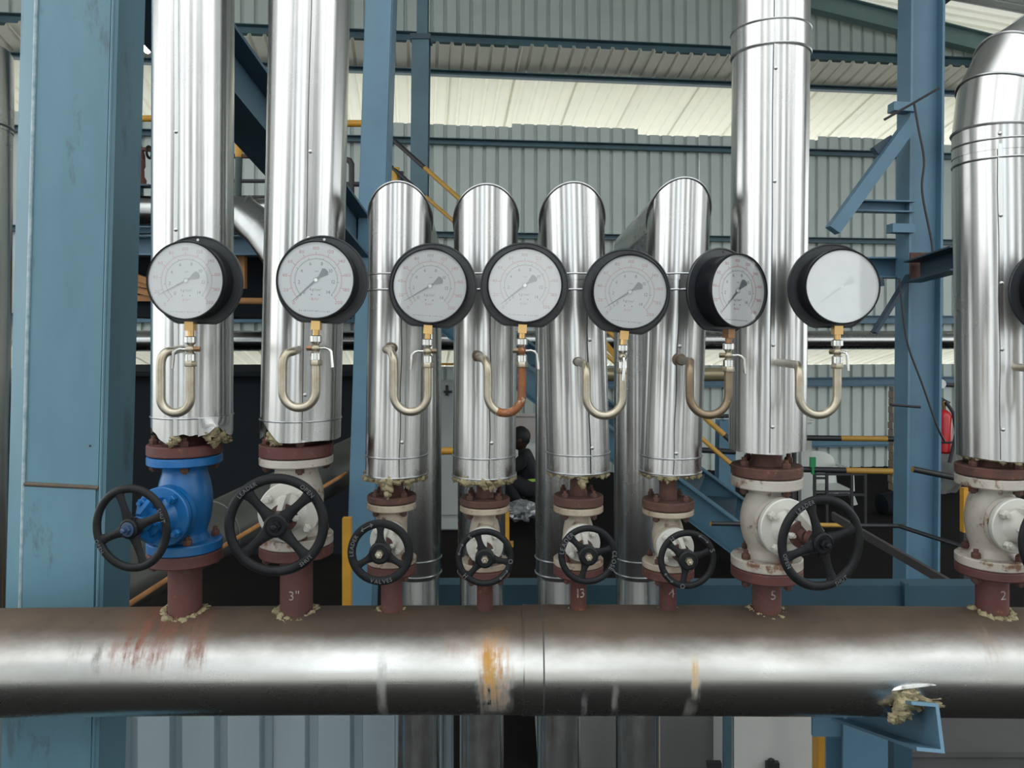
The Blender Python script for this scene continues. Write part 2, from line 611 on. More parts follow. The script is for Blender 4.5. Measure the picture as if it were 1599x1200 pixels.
def text_line(mb, s, size, c, xd, yd, ext=0.0):
    c, xd, yd = Vector(c), Vector(xd).normalized(), Vector(yd).normalized()
    zd = xd.cross(yd)
    ws = [glyph(ch, ext)[2] if ch != ' ' else .25 for ch in s]
    tot = sum(ws) + .13 * (len(s) - 1)
    u = -tot / 2
    for ch, w in zip(s, ws):
        if ch != ' ':
            vs, fs, _ = glyph(ch, ext)
            mb.add([c + xd * ((v.x + u + w / 2) * size) + yd * (v.y * size) + zd * (v.z * size) for v in vs], fs)
        u += w + .13
    return mb


def text_arc(mb, s, size, c, rad, mid, xd, yd, ext=0.0, flip=False, gap=.16):
    """letters around a circle in the xd, yd plane; mid is the angle of the middle letter"""
    c, xd, yd = Vector(c), Vector(xd).normalized(), Vector(yd).normalized()
    ws = [glyph(ch, ext)[2] if ch != ' ' else .3 for ch in s]
    tot = (sum(ws) + gap * (len(s) - 1)) * size / rad
    sg = 1 if flip else -1
    a = mid - sg * tot / 2
    for ch, w in zip(s, ws):
        a += sg * w * size / rad / 2
        rd = xd * cos(a) + yd * sin(a)
        upv = -rd if flip else rd
        tn = (yd * cos(a) - xd * sin(a)) * (1 if flip else -1)
        if ch != ' ':
            vs, fs, _ = glyph(ch, ext)
            zd = tn.cross(upv)
            p = c + rd * rad
            mb.add([p + tn * (v.x * size) + upv * (v.y * size) + zd * (v.z * size) for v in vs], fs)
        a += sg * (w / 2 + gap) * size / rad
    return mb


# ================================================================== THE SETTING
# back wall: Y = 9.2 + .12 X, so it recedes to the right
WY, WK = 9.2, .12
WNORM = sqrt(1 + WK * WK)
TD = Vector((1, WK, 0)) / WNORM
ND = Vector((WK, -1, 0)) / WNORM                   # towards the hall


def wD(px):
    return WY / (1 - WK * (px - CX) / F)


def wt(px):
    return (px - CX) / F * wD(px) * WNORM


def wz(py, px=800.0):
    return CZ - (py - HY) / F * wD(px)


def wp(t, z, off=0.0):
    return Vector((0, WY, 0)) + TD * t + ND * off + Vector((0, 0, z))


PITCH, DEEP = .155, .032


def sheet_mb(nr, length, along, side, out, pitch=PITCH, deep=DEEP):
    """one trapezoidal sheet, nr ribs wide; along = direction of the ribs, side = across, out = where the ribs sink"""
    mb = MB()
    along, side, out = Vector(along), Vector(side), Vector(out)
    xs = []
    for k in range(nr):
        b = k * pitch
        xs += [(b, 0), (b + pitch * .70, 0), (b + pitch * .76, deep), (b + pitch * .94, deep)]
    xs.append((nr * pitch, 0))
    th = .0015
    n = len(xs)
    vs = []
    for o in (0, th):
        for l in (0, length):
            vs += [side * a + out * (d + o) + along * l for a, d in xs]
    fs = []
    for k in range(n - 1):
        fs.append((k, k + 1, n + k + 1, n + k))
        fs.append((2 * n + k, 3 * n + k, 3 * n + k + 1, 2 * n + k + 1))
        fs.append((k, 2 * n + k, 2 * n + k + 1, k + 1))
        fs.append((n + k, n + k + 1, 3 * n + k + 1, 3 * n + k))
    fs.append((0, n, 3 * n, 2 * n))
    fs.append((n - 1, 3 * n - 1, 4 * n - 1, 2 * n - 1))
    return mb.add(vs, fs)


wall_back = struct(link('wall_back', None, None, Matrix.Translation(Vector((0, WY, 0)))))
SW = 5 * PITCH
Z1, Z2, Z3, Z4 = 4.16, 1.55, 1.30, 4.80            # lower sheet top / bottom, dado top, upper wall foot
bands = [(Z2, Z1 - Z2, .05), (0.0, Z3, .04), (Z4 - .02, 2.9, .02)]
Wi = WM[wall_back.name].inverted()
for b, (z0, ln, jit) in enumerate(bands):
    me = mesh_of('cladding_sheet', sheet_mb(5, ln, (0, 0, 1), TD, -ND), M_sheet, smooth=False)
    for k in range(-10, 12):
        p = wp(k * SW, z0 + random.uniform(-jit, jit) * (1 if z0 > 0 else 0), random.uniform(-.004, .004))
        if z0 == 0:
            p.z = 0
        link('cladding_sheet', me, wall_back, Matrix.Translation(Wi @ p))
# translucent awnings that pass through the two slots in the wall
me = mesh_of('awning_sheet', sheet_mb(5, 2.75, (-ND * .974 + Vector((0, 0, -.228))).normalized(), TD, Vector((0, 0, .974)) - ND * .228, pitch=PITCH * 1.04), M_awn, smooth=False)
me2 = mesh_of('awning_sheet', sheet_mb(5, 1.75, (-ND * .974 + Vector((0, 0, -.228))).normalized(), TD, Vector((0, 0, .974)) - ND * .228, pitch=PITCH * 1.04), M_awn, smooth=False)
for k in range(-10, 12):
    link('awning_sheet', me, wall_back, Matrix.Translation(Wi @ wp(k * SW + .03, 4.93 + random.uniform(-.02, .02), .52)))
    link('awning_sheet', me2, wall_back, Matrix.Translation(Wi @ wp(k * SW + .03, 1.62, .03)))
for n_, (py, h, t0, t1, m_) in enumerate((
        (68, .11, -7, 8, M_blued), (121, .06, -7, 8, M_blued), (226, .07, -7, 8, M_blued), (369, .065, -7, 8, M_blued),
        (498, .10, -7, 8, M_bluem), (600, .11, -7, 8, M_bluem), (698, .12, wt(1230), wt(1404), M_bluem))):
    z = wz(py)
    struct(obj('trim_%d' % (n_ + 1), MB().chan(wp(t0, z, .055), wp(t1, z, .055), .09, h, .008), m_, smooth=False))

M_sky = M_awn
# roof: two slopes of sheets over a sloping rafter at the back wall
M_rafter = paint('rafter_green_blue', (.13, .21, .215), (.10, .17, .175), .5, scale=2)
RS = -.187
RX0, RZ0 = 3.78, 5.93
AP = -2.0
ceiling = struct(link('ceiling', None, None, Matrix.Translation(Vector((AP, 4, RZ0 + RS * (AP - RX0))))))
az = RZ0 + RS * (AP - RX0)
for sgn, ln in ((1, 13.5), (-1, 7.5)):
    al = Vector((sgn, 0, RS)).normalized()
    nrm = Vector((-RS * sgn * 1.0, 0, 1)).normalized()
    me = mesh_of('roof_sheet', sheet_mb(5, ln, al, (0, 1, 0), nrm, pitch=.17), M_roof, smooth=False)
    me_s = me.copy()
    me_s.materials.clear()
    me_s.materials.append(M_sky)
    for k in range(11):
        link('roof_sheet', me_s if k > 8 and sgn > 0 else me, ceiling, Matrix.Translation(Vector((0, -2.5 + k * .85, 0))))
trim_n = 8
for sgn, ln in ((1, 13.0), (-1, 7.0)):
    q0 = Vector((AP, WY + WK * AP - .2, az - .17))
    q1 = Vector((AP + sgn * ln, WY + WK * (AP + sgn * ln) - .2, az - .17 + RS * ln))
    struct(obj('trim_%d' % trim_n, MB().hbeam(q0, q1, .14, .24, .012), M_rafter, smooth=False))
    trim_n += 1
for X in (1.2, 3.2, 5.1, 7.6):
    zz = az + RS * (X - AP) - .05
    struct(obj('trim_%d' % trim_n, MB().chan((X, 1.5, zz), (X, WY + WK * X - .3, zz), .06, .09, .008), M_navy, smooth=False))
    trim_n += 1

# floors
struct(obj('floor', MB().box((1.5, 4.9, -.06), (22, 12.2, .12)), M_floor, smooth=False))
struct(obj('floor_yard', MB().box((1.5, -14.4, -.07), (80, 26.4, .12)), M_out, smooth=False))
for sx in (-1, 1):
    struct(obj('floor_side', MB().box((1.5 + sx * 26.0, 4.7, -.10), (30, 13, .12)), M_out, smooth=False))
struct(obj('floor_outside', MB().box((1.5, 26.0, -.12), (60, 29, .12)), M_out, smooth=False))

# ================================================================== HEADER
header = thing('header_pipe', (0, HD, HZ), 'large horizontal jacketed steam header pipe across the foreground, dusty and rust streaked', 'pipe')
mb = MB()
N = 72
xs = [-1.75, -1.4, -1.05, -.7, -.35, 0, .045]
HB = lambda x: .006 * (1 - (x / 1.05) ** 2) if abs(x) < 1.4 else .006 * (1 - 1.78)
path = [Vector((x, HD, HZ + HB(x))) for x in xs]
obj('jacket', MB().sweep(path, HR, N, ref=(0, 0, 1)), M_header, header)
xs2 = [.02, .35, .7, 1.05, 1.4, 1.75]
path = [Vector((x, HD, HZ + HB(x))) for x in xs2]
obj('jacket', MB().sweep(path, HR + .0016, N, ref=(0, 0, 1)), M_header, header)
for px in (818, 849):
    obj('bead', MB().torus((hx(px), HD, HZ + .006), (1, 0, 0), HR + .0012, .0016, 72, 6), M_gap if px == 849 else M_header, header)


def blob_ring(mb, c, r, n, s, seed, sq=.6, drop=None):
    c = Vector(c)
    for k in range(n):
        a = 2 * pi * k / n + random.uniform(-.2, .2)
        q = s * random.uniform(.6, 1.25)
        p = c + Vector((cos(a), sin(a), 0)) * (r + random.uniform(-.3, .3) * s)
        if drop:
            p.z += drop(a)
        mb.ball(p, (q, q, q * sq), 9, 6, .55, seed + k)
    return mb


def flange_mb(o, r, th, d=(0, 0, 1), n=44):
    b = min(.0022, th * .2)
    return MB().lathe([(r * .3, 0), (r - b, 0), (r, b), (r, th - b), (r - b, th), (r * .3, th)], o, d, n)


BOLT = {}


def bolt_mesh(L, r, mat):
    k = (round(L, 4), round(r, 4), mat.name)
    if k not in BOLT:
        mb = MB()
        mb.lathe([(r * .55, -r * 1.5), (r * .55, L + r * 2.0)], (0, 0, 0), (0, 0, 1), 8)
        mb.hex((0, 0, -r * 1.15), (0, 0, 1), r, r * 1.15)
        mb.hex((0, 0, L), (0, 0, 1), r, r * 1.25)
        BOLT[k] = mesh_of('bolt', mb, mat, angle=25)
    return BOLT[k]


def bolts(parent, c, rad, nb, a0, L, r, mat):
    """bolts through a flange pair; c is the centre of the lower face"""
    Wi = WM[parent.name].inverted()
    for k in range(nb):
        a = a0 + 2 * pi * k / nb
        p = Wi @ (Vector(c) + Vector((cos(a) * rad, sin(a) * rad, 0)))
        link('bolt', bolt_mesh(L, r, mat), parent, Matrix.Translation(p) @ Matrix.Rotation(random.uniform(0, 1), 4, 'Z'))


def zf(py, D=1.48):
    return CZ - (py - HY) / F * D


# valve table: stub px, stub half width px, flange outline px, rows of: brown top, split, white bottom / lower white top, split, brown bottom
V = [
    dict(x=289, sr=25, fl=(228, 349), t=(700, 719, 733), b=(857, 873, 893), big=True, paint='blue'),
    dict(x=463, sr=25, fl=(409, 526), t=(700, 721, 734), b=(848, 864, 882), big=True, paint='white'),
    dict(x=612, sr=17, fl=(579, 656), t=(780, 792, 803), b=(880, 890, 906), big=False, paint='white'),
    dict(x=757, sr=12.5, fl=(719, 797), t=(785, 797, 807), b=(886, 896, 912), big=False, paint='white'),
    dict(x=903, sr=12.5, fl=(865, 943), t=(781, 797, 808), b=(882, 893, 909), big=False, paint='white'),
    dict(x=1043, sr=13, fl=(1004, 1086), t=(788, 803, 812), b=(886, 897, 912), big=False, paint='white'),
    dict(x=1197, sr=22, fl=(1139, 1253), t=(735, 753, 770), b=(884, 900, 918), big=True, paint='white'),
    dict(x=1549, sr=23, fl=(1488, 1610), t=(735, 752, 768), b=(882, 897, 912), big=True, paint='white'),
]
WOOLR = (0, 1, 2, 4, 5, 6, 7)
for i, v in enumerate(V):
    v['X'], v['FR'] = cyl(v['fl'][0], v['fl'][1], HD)
    v['SX'] = (v['x'] - CX) / F * HD
    v['X'] = v['SX'] if abs(v['X'] - v['SX']) < .012 else v['X']
    v['SR'] = v['sr'] / F * HD
    v['zt'] = [zf(p, 1.55 - v['FR']) for p in v['t']]
    v['zb'] = [zf(p, 1.55 - v['FR']) for p in v['b']]
    ztop, zmid, zlow = v['zb']
    X = v['X']
    st = obj('outlet_stub', MB().lathe([(v['SR'], 0), (v['SR'], zlow - (HZ + HR - .02)), (v['SR'] * 1.25, zlow - (HZ + HR - .02) + .006)], (X, HD, HZ + HR - .02), (0, 0, 1), 32), M_ox, header)
    obj('stub_flange', flange_mb((X, HD, zlow), v['FR'], zmid - zlow - .001), M_ox, st)
    if i in WOOLR:
        w = obj('wool_packing', blob_ring(MB(), (X, HD, HZ + HR + .002), v['SR'] * 1.16, 40, v['SR'] * .15 + .0032, i * 31,
                                          .8, lambda a: -.010 * abs(sin(a)) ** 2), M_wool, header)
        w['kind'] = 'stuff'
    # chalk marks
    txt = {1: '3"', 4: '13', 5: '4', 6: '5', 7: '2'}.get(i)
    if txt:
        mb = MB()
        zc = HZ + HR + .042
        text_line(mb, txt, .026, (0, 0, zc), (1, 0, 0), (0, 0, 1))
        vs = []
        for p in mb.v:
            a = (p.x + .004) / v['SR']
            vs.append(Vector((X + sin(a) * (v['SR'] + .0006), HD - cos(a) * (v['SR'] + .0006), p.z)))
        mb.v = vs
        obj('chalk_number', mb, M_chalk, st)

# bracket channel under the header and the torn jacket around it
mb = MB().ball(P(1436, 1092, 1.462), (.040, .014, .020), 24, 16, .40, 3, 1.6)
for k, (px, py, s) in enumerate(((1414, 1096, .022), (1409, 1109, .017), (1402, 1119, .014), (1393, 1124, .010), (1420, 1085, .018))):
    mb.ball(P(px, py, 1.448), (s, s * .8, s * .9), 12, 8, .5, 40 + k, 1.5)
w = obj('wool_packing', mb, M_wool, header)
w['kind'] = 'stuff'
flap = MB()
cols = 14
vs = []
for k in range(cols + 1):
    u = k / cols
    for o in (0, .0012):
        for j in range(3):
            px = 1388 + u * 80
            bulge = sin(u * pi) ** .8
            p = P(px, 1068 - 4 * u + j * (6 - 3 * u), 1.452 - j * .007 * bulge - o)
            vs.append(p)
fs = []
for k in range(cols):
    for o in (0, 3):
        for j in range(2):
            a = k * 6 + o + j
            fs.append((a, a + 1, a + 7, a + 6))
obj('torn_lip', flap.add(vs, fs), M_clad, header)

brk = thing('support_bracket', P(1400, 1135, 1.6), 'pale blue steel channel bracket with open end poking out under the header pipe', 'bracket')
ch = MB()
pA, pB = P(1449, 1136, 1.38), P(1310, 1100, 2.05)
ch.chan(pB, pA, .046, .080, .006, side=-1 if False else 1)
obj('channel', ch, M_bluem, brk, smooth=False)
pl = MB().box((pB + Vector((0, .03, -.02))), (.12, .012, .16))
obj('end_plate', pl, M_bluem, brk, smooth=False)
pst = P(1336, 1150, 2.12)
obj('post', MB().hbeam((pst.x, pst.y, 0), (pst.x, pst.y, pB.z + .06), .12, .12, .009, up=(0, 1, 0)), M_bluem, brk, smooth=False)


# ================================================================== CLADDED PIPES
RIV = mesh_of('rivet', MB().lathe([(.0040, 0), (.0039, .0012), (.0028, .0026), (.0012, .0032)], (0, 0, 0), (0, 0, 1), 10), M_screw)


def skirt(x0, z0, x1, z1, Rr, D, bottom, n=96, rows=10, th=.0015, y_lean=0.0, dent=None):
    """upright jacket with a bottom edge whose height varies with the angle (0 = right, -pi/2 = towards the camera)"""
    mb = MB()
    ring_v = []
    for o in (0, -th):
        for j in range(rows + 1):
            for k in range(n):
                a = 2 * pi * k / n
                zb = bottom(a)
                u = (j / rows) ** 1.4 if rows > 1 else j
                z = zb + (z1 - zb) * u
                s = (z - z0) / (z1 - z0)
                cx = x0 + (x1 - x0) * s
                rr = Rr + o
                if dent:
                    rr += dent(a, z)
                ring_v.append(Vector((cx + cos(a) * rr, D + sin(a) * rr, z)))
    fs = []
    m = (rows + 1) * n
    for j in range(rows):
        for k in range(n):
            a, b = j * n + k, j * n + (k + 1) % n
            fs.append((a, b, b + n, a + n))
            fs.append((m + a, m + a + n, m + b + n, m + b))
    for k in range(n):
        k2 = (k + 1) % n
        fs.append((k, m + k, m + k2, k2))
        a, b = rows * n + k, rows * n + k2
        fs.append((a, b, m + b, m + a))
    return mb.add(ring_v, fs)


def seam_ang(X, half, off):
    """angle on the jacket of a line seen off px from the middle of an outline half px wide"""
    return -pi / 2 - atan2(X, HD) + math.asin(off / half)


def seam_on(parent, pts, rad, ang, rivz, w=.0075):
    """folded lap: a raised strip, the dark gap beside it and its screws; pts = axis at (z0, z1) as two (x, z) pairs"""
    (xa, za), (xb, zb) = pts
    out = Vector((cos(ang), sin(ang), 0))
    side = Vector((-sin(ang), cos(ang), 0))
    mb = MB()
    n = 14
    wob = lambda k: 0.0009 * sin(k * 1.3 + xa * 40) * (0 < k < n)
    pp = [Vector((xa + (xb - xa) * k / n, HD, za + (zb - za) * k / n)) + out * (rad + .0002) + side * wob(k) for k in range(n + 1)]
    q = []
    for p in pp:
        q += [p - side * w / 2 - out * .002, p - side * w / 2 + out * .0022, p + side * w / 2 + out * .0008, p + side * w / 2 - out * .002]
    fs = []
    for k in range(n):
        for j in range(3):
            fs.append((k * 4 + j, k * 4 + j + 1, k * 4 + j + 5, k * 4 + j + 4))
    fs += [(3, 2, 1, 0), (n * 4, n * 4 + 1, n * 4 + 2, n * 4 + 3)]
    mb.add(q, fs)
    obj('lap_seam', mb, M_clad, parent, smooth=False)
    obj('lap_gap', MB().sweep([p - side * (w / 2 + .0007) for p in pp], .0008, 6), M_gap, parent)
    Wi = WM[parent.name].inverted()
    rot = Vector((0, 0, 1)).rotation_difference(out).to_matrix().to_4x4()
    for z in rivz:
        s = (z - za) / (zb - za)
        p = Vector((xa + (xb - xa) * s, HD, z)) + out * (rad + .0014)
        link('rivet', RIV, parent, Matrix.Translation(Wi @ p) @ rot)


def neck(parent, v, top):
    X = v['X']
    z0, z1 = v['zt'][1], v['zt'][0]
    obj('pipe_flange', flange_mb((X, HD, z0 + .0015), v['FR'], z1 - z0 - .0015), M_rust if v['big'] is False or v['x'] > 1000 else M_ox, parent)
    obj('pipe_neck', MB().lathe([(v['SR'] * (1.3 if v['big'] else 1.12), 0), (v['SR'] * 1.05, .012), (v['SR'] * 1.02, top - z1)], (X, HD, z1 - .001), (0, 0, 1), 28), M_rust, parent)


def wool_edge(parent, X, z, r, n, s, seed, drops=()):
    mb = MB()
    mb.lathe([(r * .55, -.004), (r * .93, -.003), (r * .95, .03), (r * .5, .03)], (X, HD, z), (0, 0, 1), 40)
    blob_ring(mb, (X, HD, z - .003), r * .90, n, s, seed, .85)
    blob_ring(mb, (X, HD, z - .002), r * .66, n, s, seed + 300, .85)
    for k, (a, q, dz) in enumerate(drops):
        for j in range(3):
            mb.ball((X + cos(a) * r * .78, HD + sin(a) * r * .82, z - dz * (j + .5) / 3), (q * (1.1 - .25 * j), q * .8, q * .9), 9, 7, .55, seed + 90 + k * 5 + j)
    o = obj('wool_packing', mb, M_wool, parent)
    o['kind'] = 'stuff'


def ringz(parent, X, z, r, t=.0019, mat=None):
    obj('bead', MB().torus((X, HD, z), (0, 0, 1), r, t, 72, 6), mat or M_ring, parent)


# ---- four tall pipes
def tall(i, label, top_px, bot_px, py_bot, top_z, bottom, soff, rivs, bead_py, wool):
    v = V[i]
    xb, rb = cyl(bot_px[0], bot_px[1], HD)
    xt, rt = cyl(top_px[0], top_px[1], HD)
    rr = (rb + rt) / 2
    zb = zf(py_bot, HD - rr)
    z_at0 = zf(0, HD)
    xt2 = xb + (xt - xb) * (top_z - zb) / (z_at0 - zb)
    t = thing('steam_pipe', (xb, HD, zb), label, 'pipe', 'tall jacketed steam pipes')
    obj('jacket', skirt(xb, zb, xt2, top_z, rr, HD, bottom(zb), dent=None), M_clad, t, angle=50)
    seam_on(t, ((xb, zb + .004), (xt2, top_z)), rr, seam_ang(xb, 64, soff), [zf(p, HD - rr) for p in rivs])
    for p in bead_py:
        z = zf(p, HD - rr)
        ringz(t, xb + (xt2 - xb) * (z - zb) / (top_z - zb), z, rr)
    neck(t, v, zb + .05)
    if wool:
        wool(t, xb, zb, rr)
    return t, xb, zb, rr, xt2


def pr(px, ang0=-pi / 2):
    return px


B1 = [(-1.6, .020), (-1.25, .014), (-1.0, .004), (-.75, -.010), (-.60, -.012), (-.45, .002), (-.30, .006), (0.0, .003), (.20, .004), (.32, .016), (.50, .024), (.68, .018),
      (.85, .010), (1.0, .002), (1.2, .000), (1.6, .002)]


def bot1(zb):
    def f(a):
        u = (a + pi / 2 - .395 + pi) % (2 * pi) - pi      # 0 where the jacket faces the viewer, negative to the left
        z = zb + .002
        for (u0, h0), (u1, h1) in zip(B1[:-1], B1[1:]):
            if u0 <= u <= u1:
                z = zb + h0 + (h1 - h0) * (u - u0) / (u1 - u0)
        return z + .0012 * sin(u * 23)
    return f


def bot2(zb):
    def f(a):
        d = (a + pi) % (2 * pi) - pi
        z = zb + .001 * sin(5 * d)
        u = d + pi / 2
        # a wedge torn out of the front left, widest at u = -0.95
        if -1.28 < u < -.28:
            k = (u + 1.28) / 1.0
            z += .046 * (min(1, k / .12) * (1 - max(0, (k - .30) / .70)) if k > 0 else 0)
        return z
    return f


def flatbot(zb):
    return lambda a: zb + .0008 * sin(4 * a)


def bot7(zb):
    def f(a):
        d = (a + pi) % (2 * pi) - pi
        return zb + (.004 if d > -pi / 2 + .14 else 0)
    return f


def wool1(t, X, z, r):
    mb = MB()
    mb.lathe([(r * .45, .0), (r * .80, .006), (r * .84, .04), (r * .5, .04)], (X, HD, z + .012), (0, 0, 1), 36)
    c = A + .395
    for k, (u, dz, q) in enumerate(((.34, .006, .011), (.48, .004, .013), (.60, -.004, .013), (.72, .000, .013), (.86, -.006, .011), (1.0, -.008, .010), (1.12, -.012, .008),
                                    (.52, -.012, .009), (.60, -.020, .006), (-.55, -.010, .009), (-.42, -.004, .009))):
        a = c + u
        mb.ball((X + cos(a) * r * .93, HD + sin(a) * r * .93, z + dz), (q, q * .8, q * .8), 10, 8, .6, k + 3, 1.4)
    o = obj('wool_packing', mb, M_wool, t)
    o['kind'] = 'stuff'
    # collar sheet bent outwards and up over the wool
    mb = MB()
    n = 26
    vs = []
    for k in range(n + 1):
        v_ = k / n
        u = .12 + v_ * 1.10
        a = c + u
        lift = .018 * math.exp(-((v_ - .38) / .20) ** 2)
        out_ = .007 * math.exp(-((v_ - .45) / .28) ** 2)
        for j in range(4):
            w_ = j / 3
            rr = r + .0012 + out_ * w_ ** 1.5
            zz = z + .036 - (.036 - lift + .004 * v_) * w_ + .0014 * sin(v_ * 21) * w_
            vs.append(Vector((X + cos(a) * rr, HD + sin(a) * rr, zz)))
    fs = [(k * 4 + j, k * 4 + j + 1, k * 4 + j + 5, k * 4 + j + 4) for k in range(n) for j in range(3)]
    q = len(vs)
    vs2 = [p + Vector((p.x - X, p.y - HD, 0)).normalized() * .0011 for p in vs]
    mb.add(vs + vs2, fs + [tuple(q + i for i in f[::-1]) for f in fs])
    obj('torn_collar', mb, M_clad, t, angle=60)


def wool2(t, X, z, r):
    mb = MB()
    mb.lathe([(r * .45, .0), (r * .80, .004), (r * .84, .05), (r * .5, .05)], (X, HD, z + .008), (0, 0, 1), 36)
    for k, (a, dz, q) in enumerate(((-2.25, .012, .014), (-2.05, .004, .015), (-1.95, .018, .012), (-2.4, .006, .010))):
        mb.ball((X + cos(a) * r * .78, HD + sin(a) * r * .80, z + dz), (q, q * .8, q * .9), 10, 8, .6, k + 33, 1.4)
    o = obj('wool_packing', mb, M_wool, t)
    o['kind'] = 'stuff'


TOPZ = 2.75
A = -pi / 2
t1 = tall(0, 'tall jacketed steam pipe with torn bottom edge above the blue valve', (237, 366), (234, 365), 684, TOPZ, bot1, -25, (206, 359), (655,), wool1)
t2 = tall(1, 'tall leaning jacketed steam pipe with a wedge torn from its bottom left', (421, 546), (404, 533), 692, TOPZ, bot2, 5, (236, 372, 617), (660,), wool2)
t7 = tall(6, 'tall upright jacketed steam pipe with two bead rings near its top', (1143, 1267), (1138, 1259), 711, TOPZ, bot7, 8, (106, 283, 539, 667), (20 + 28, 53 + 12), None)
# an upper sleeve inside the top bead of that pipe
_, xb, zb, rr, xt = t7
pipe8 = V[7]


def mitre_pipe(name, label, group, pts, r, seams_z, rear_low=None, mat=None, base=None):
    t = thing(name, base or pts[0], label, 'pipe', group)
    return t


# ---- four short pipes that bend back over into rear pipes
RD = 2.12
shorts = [
    (2, (576, 674), (571, 666), 750, 286, 652, (612, 690), 'short jacketed pipe bent over at the top, leftmost of the four bent pipes', -.05, (691,), 3),
    (3, (709, 809), (708, 804), 752, 290, 752, (747, 745), 'short jacketed pipe bent over at the top, second from left of the four bent pipes', .14, (692,), 14),
    (4, (843, 944), (855, 951), 744, 287, 873, (0, 0), 'short jacketed pipe bent over at the top, third of the four, leaning right', .22, (531, 700), 7),
    (5, (1013, 1107), (998, 1096), 745, 280, 996, (0, 0), 'short jacketed pipe bent over at the top, rightmost of the four, leaning left', .10, (541, 708), 7),
]
for (i, tp, bp, pyb, pyt, rpx, _, label, sa, rivs, wn_) in shorts:
    v = V[i]
    xb, rb = cyl(bp[0], bp[1], HD)
    xt, rt = cyl(tp[0], tp[1], HD)
    r = (rb + rt) / 2
    zb = zf(pyb, HD - r)
    zcrown = zf(pyt, HD - r)
    zc = zcrown - r
    zj = zf(427, HD - r)                            # joint between upright jacket and elbow jacket
    xj = xb + (xt - xb) * (zj - zb) / (zc - zb)
    t = thing('bent_pipe', (xb, HD, zb), label, 'pipe', 'short bent jacketed pipes')
    obj('jacket', skirt(xb, zb, xj, zj, r, HD, flatbot(zb), rows=6), M_clad, t, angle=50)
    rx = (rpx - CX) / F * RD
    rr_ = .0655
    top = [Vector((xj, HD, zj - .012)), Vector((xt, HD, zc)), Vector((rx, RD, zc - .01)), Vector((rx, RD, zj - .3))]
    obj('elbow_jacket', MB().sweep(top, [r + .0012, r + .0012, rr_, rr_], 72, cap=False, ref=(0, 1, 0)), M_clad, t)
    # bead round the mitre
    d0, d1 = (top[1] - top[0]).normalized(), (top[2] - top[1]).normalized()
    nb = (d0 + d1).normalized()
    x_, y_, _d = frame(d0, (0, 1, 0))
    ring = []
    for k in range(73):
        q = top[1] + (x_ * cos(2 * pi * k / 72) + y_ * sin(2 * pi * k / 72)) * (r + .0018)
        ring.append(q + d0 * ((top[1] - q).dot(nb) / d0.dot(nb)))
    obj('bead', MB().sweep(ring, .0022, 6, cap=False), M_ring, t)
    # rear leg
    zr0 = CZ - (905 - HY) / F * (RD - rr_)
    rear = MB().lathe([(rr_ - .004, zr0 - .01), (rr_, zr0), (rr_, zj - .28)], (rx, RD, 0), (0, 0, 1), 64)
    ro = obj('rear_jacket', rear, M_clad, t, angle=60)
    obj('rear_jacket', MB().lathe([(rr_ - .005, 0.0), (rr_ - .005, zr0 + .02)], (rx, RD, 0), (0, 0, 1), 64), M_clad_b, t)
    for p in (880, 904):
        z = CZ - (p - HY) / F * (RD - rr_)
        obj('bead', MB().torus((rx, RD, z), (0, 0, 1), rr_, .0022, 60, 6), M_ring, t)
    seam_on(t, ((xb, zb + .002), (xj, zj)), r, seam_ang(xb, 50, {2: 8, 3: 11, 4: 22, 5: 8}[i]), [zf(p, HD - r) for p in rivs])
    sj = [('a', 427), ('b', 452), ('c', {2: 717, 3: 718, 4: 713, 5: 718}[i]), ('d', pyb - 2)]
    for _n, p in sj:
        z = zf(p, HD - r)
        ringz(t, xb + (xj - xb) * (z - zb) / (zj - zb), z, r + .0006)
    neck(t, v, zb + .03)
    drops = {2: ((-1.75, .012, .034), (-1.95, .010, .018), (-.9, .009, .016)), 3: ((-1.5, .009, .014), (-1.25, .009, .016)), 4: ((-1.5, .010, .022),), 5: ((-1.9, .008, .01),)}[i]
    wool_edge(t, xb, zb, r, 44 if i < 4 else 36, .0090 if i < 4 else .0062, i * 57, drops)

# ---- rightmost pipe with a segmented bend
v = V[7]
x8, r8 = cyl(1491, 1640, HD)
x8t, _ = cyl(1478, 1640, HD)
z8 = zf(722, HD - r8)
za = zf(222, HD - r8)
p8 = thing('steam_pipe', (x8, HD, z8), 'wide jacketed steam pipe with a segmented bend at the top, at the right edge', 'pipe', 'tall jacketed steam pipes')
obj('jacket', skirt(x8, z8, x8 - .006, za, r8, HD, flatbot(z8), rows=6), M_clad, p8, angle=50)
P0 = Vector((x8 - .006, HD, za - .01))
segs = [P0, P0 + Vector((0, 0, .045))]
for ang, ln in ((9, .080), (33, .072), (60, .072), (86, .5)):
    segs.append(segs[-1] + Vector((sin(R(ang)) * .93, sin(R(ang)) * .36, cos(R(ang)))) * ln)
for k in range(len(segs) - 1):
    # each gore is a jacket piece of its own, its ends cut on the mitre
    mb = MB()
    full = MB().sweep(segs, r8 + .0012, 72, cap=False, ref=(0, 1, 0))
    mb.add(full.v[k * 72:(k + 2) * 72], [(j, (j + 1) % 72, 72 + (j + 1) % 72, 72 + j) for j in range(72)])
    obj('elbow_gore', mb, M_clad, p8)
    if k < 4:
        ring = [p + (p - segs[k + 1]).normalized() * .0012 for p in full.v[(k + 1) * 72:(k + 2) * 72]]
        obj('bead', MB().sweep(ring + [ring[0]], .0026, 6, cap=False), M_ring, p8)
for p in (243, 213):
    ringz(p8, x8 - .006, zf(p, HD - r8), r8 + .0006, .0022)
seam_on(p8, ((x8, z8 + .002), (x8 - .006, za)), r8, seam_ang(x8, 74, 3), [zf(p, HD - r8) for p in (206, 335, 442, 546, 672)])
neck(p8, v, z8 + .03)
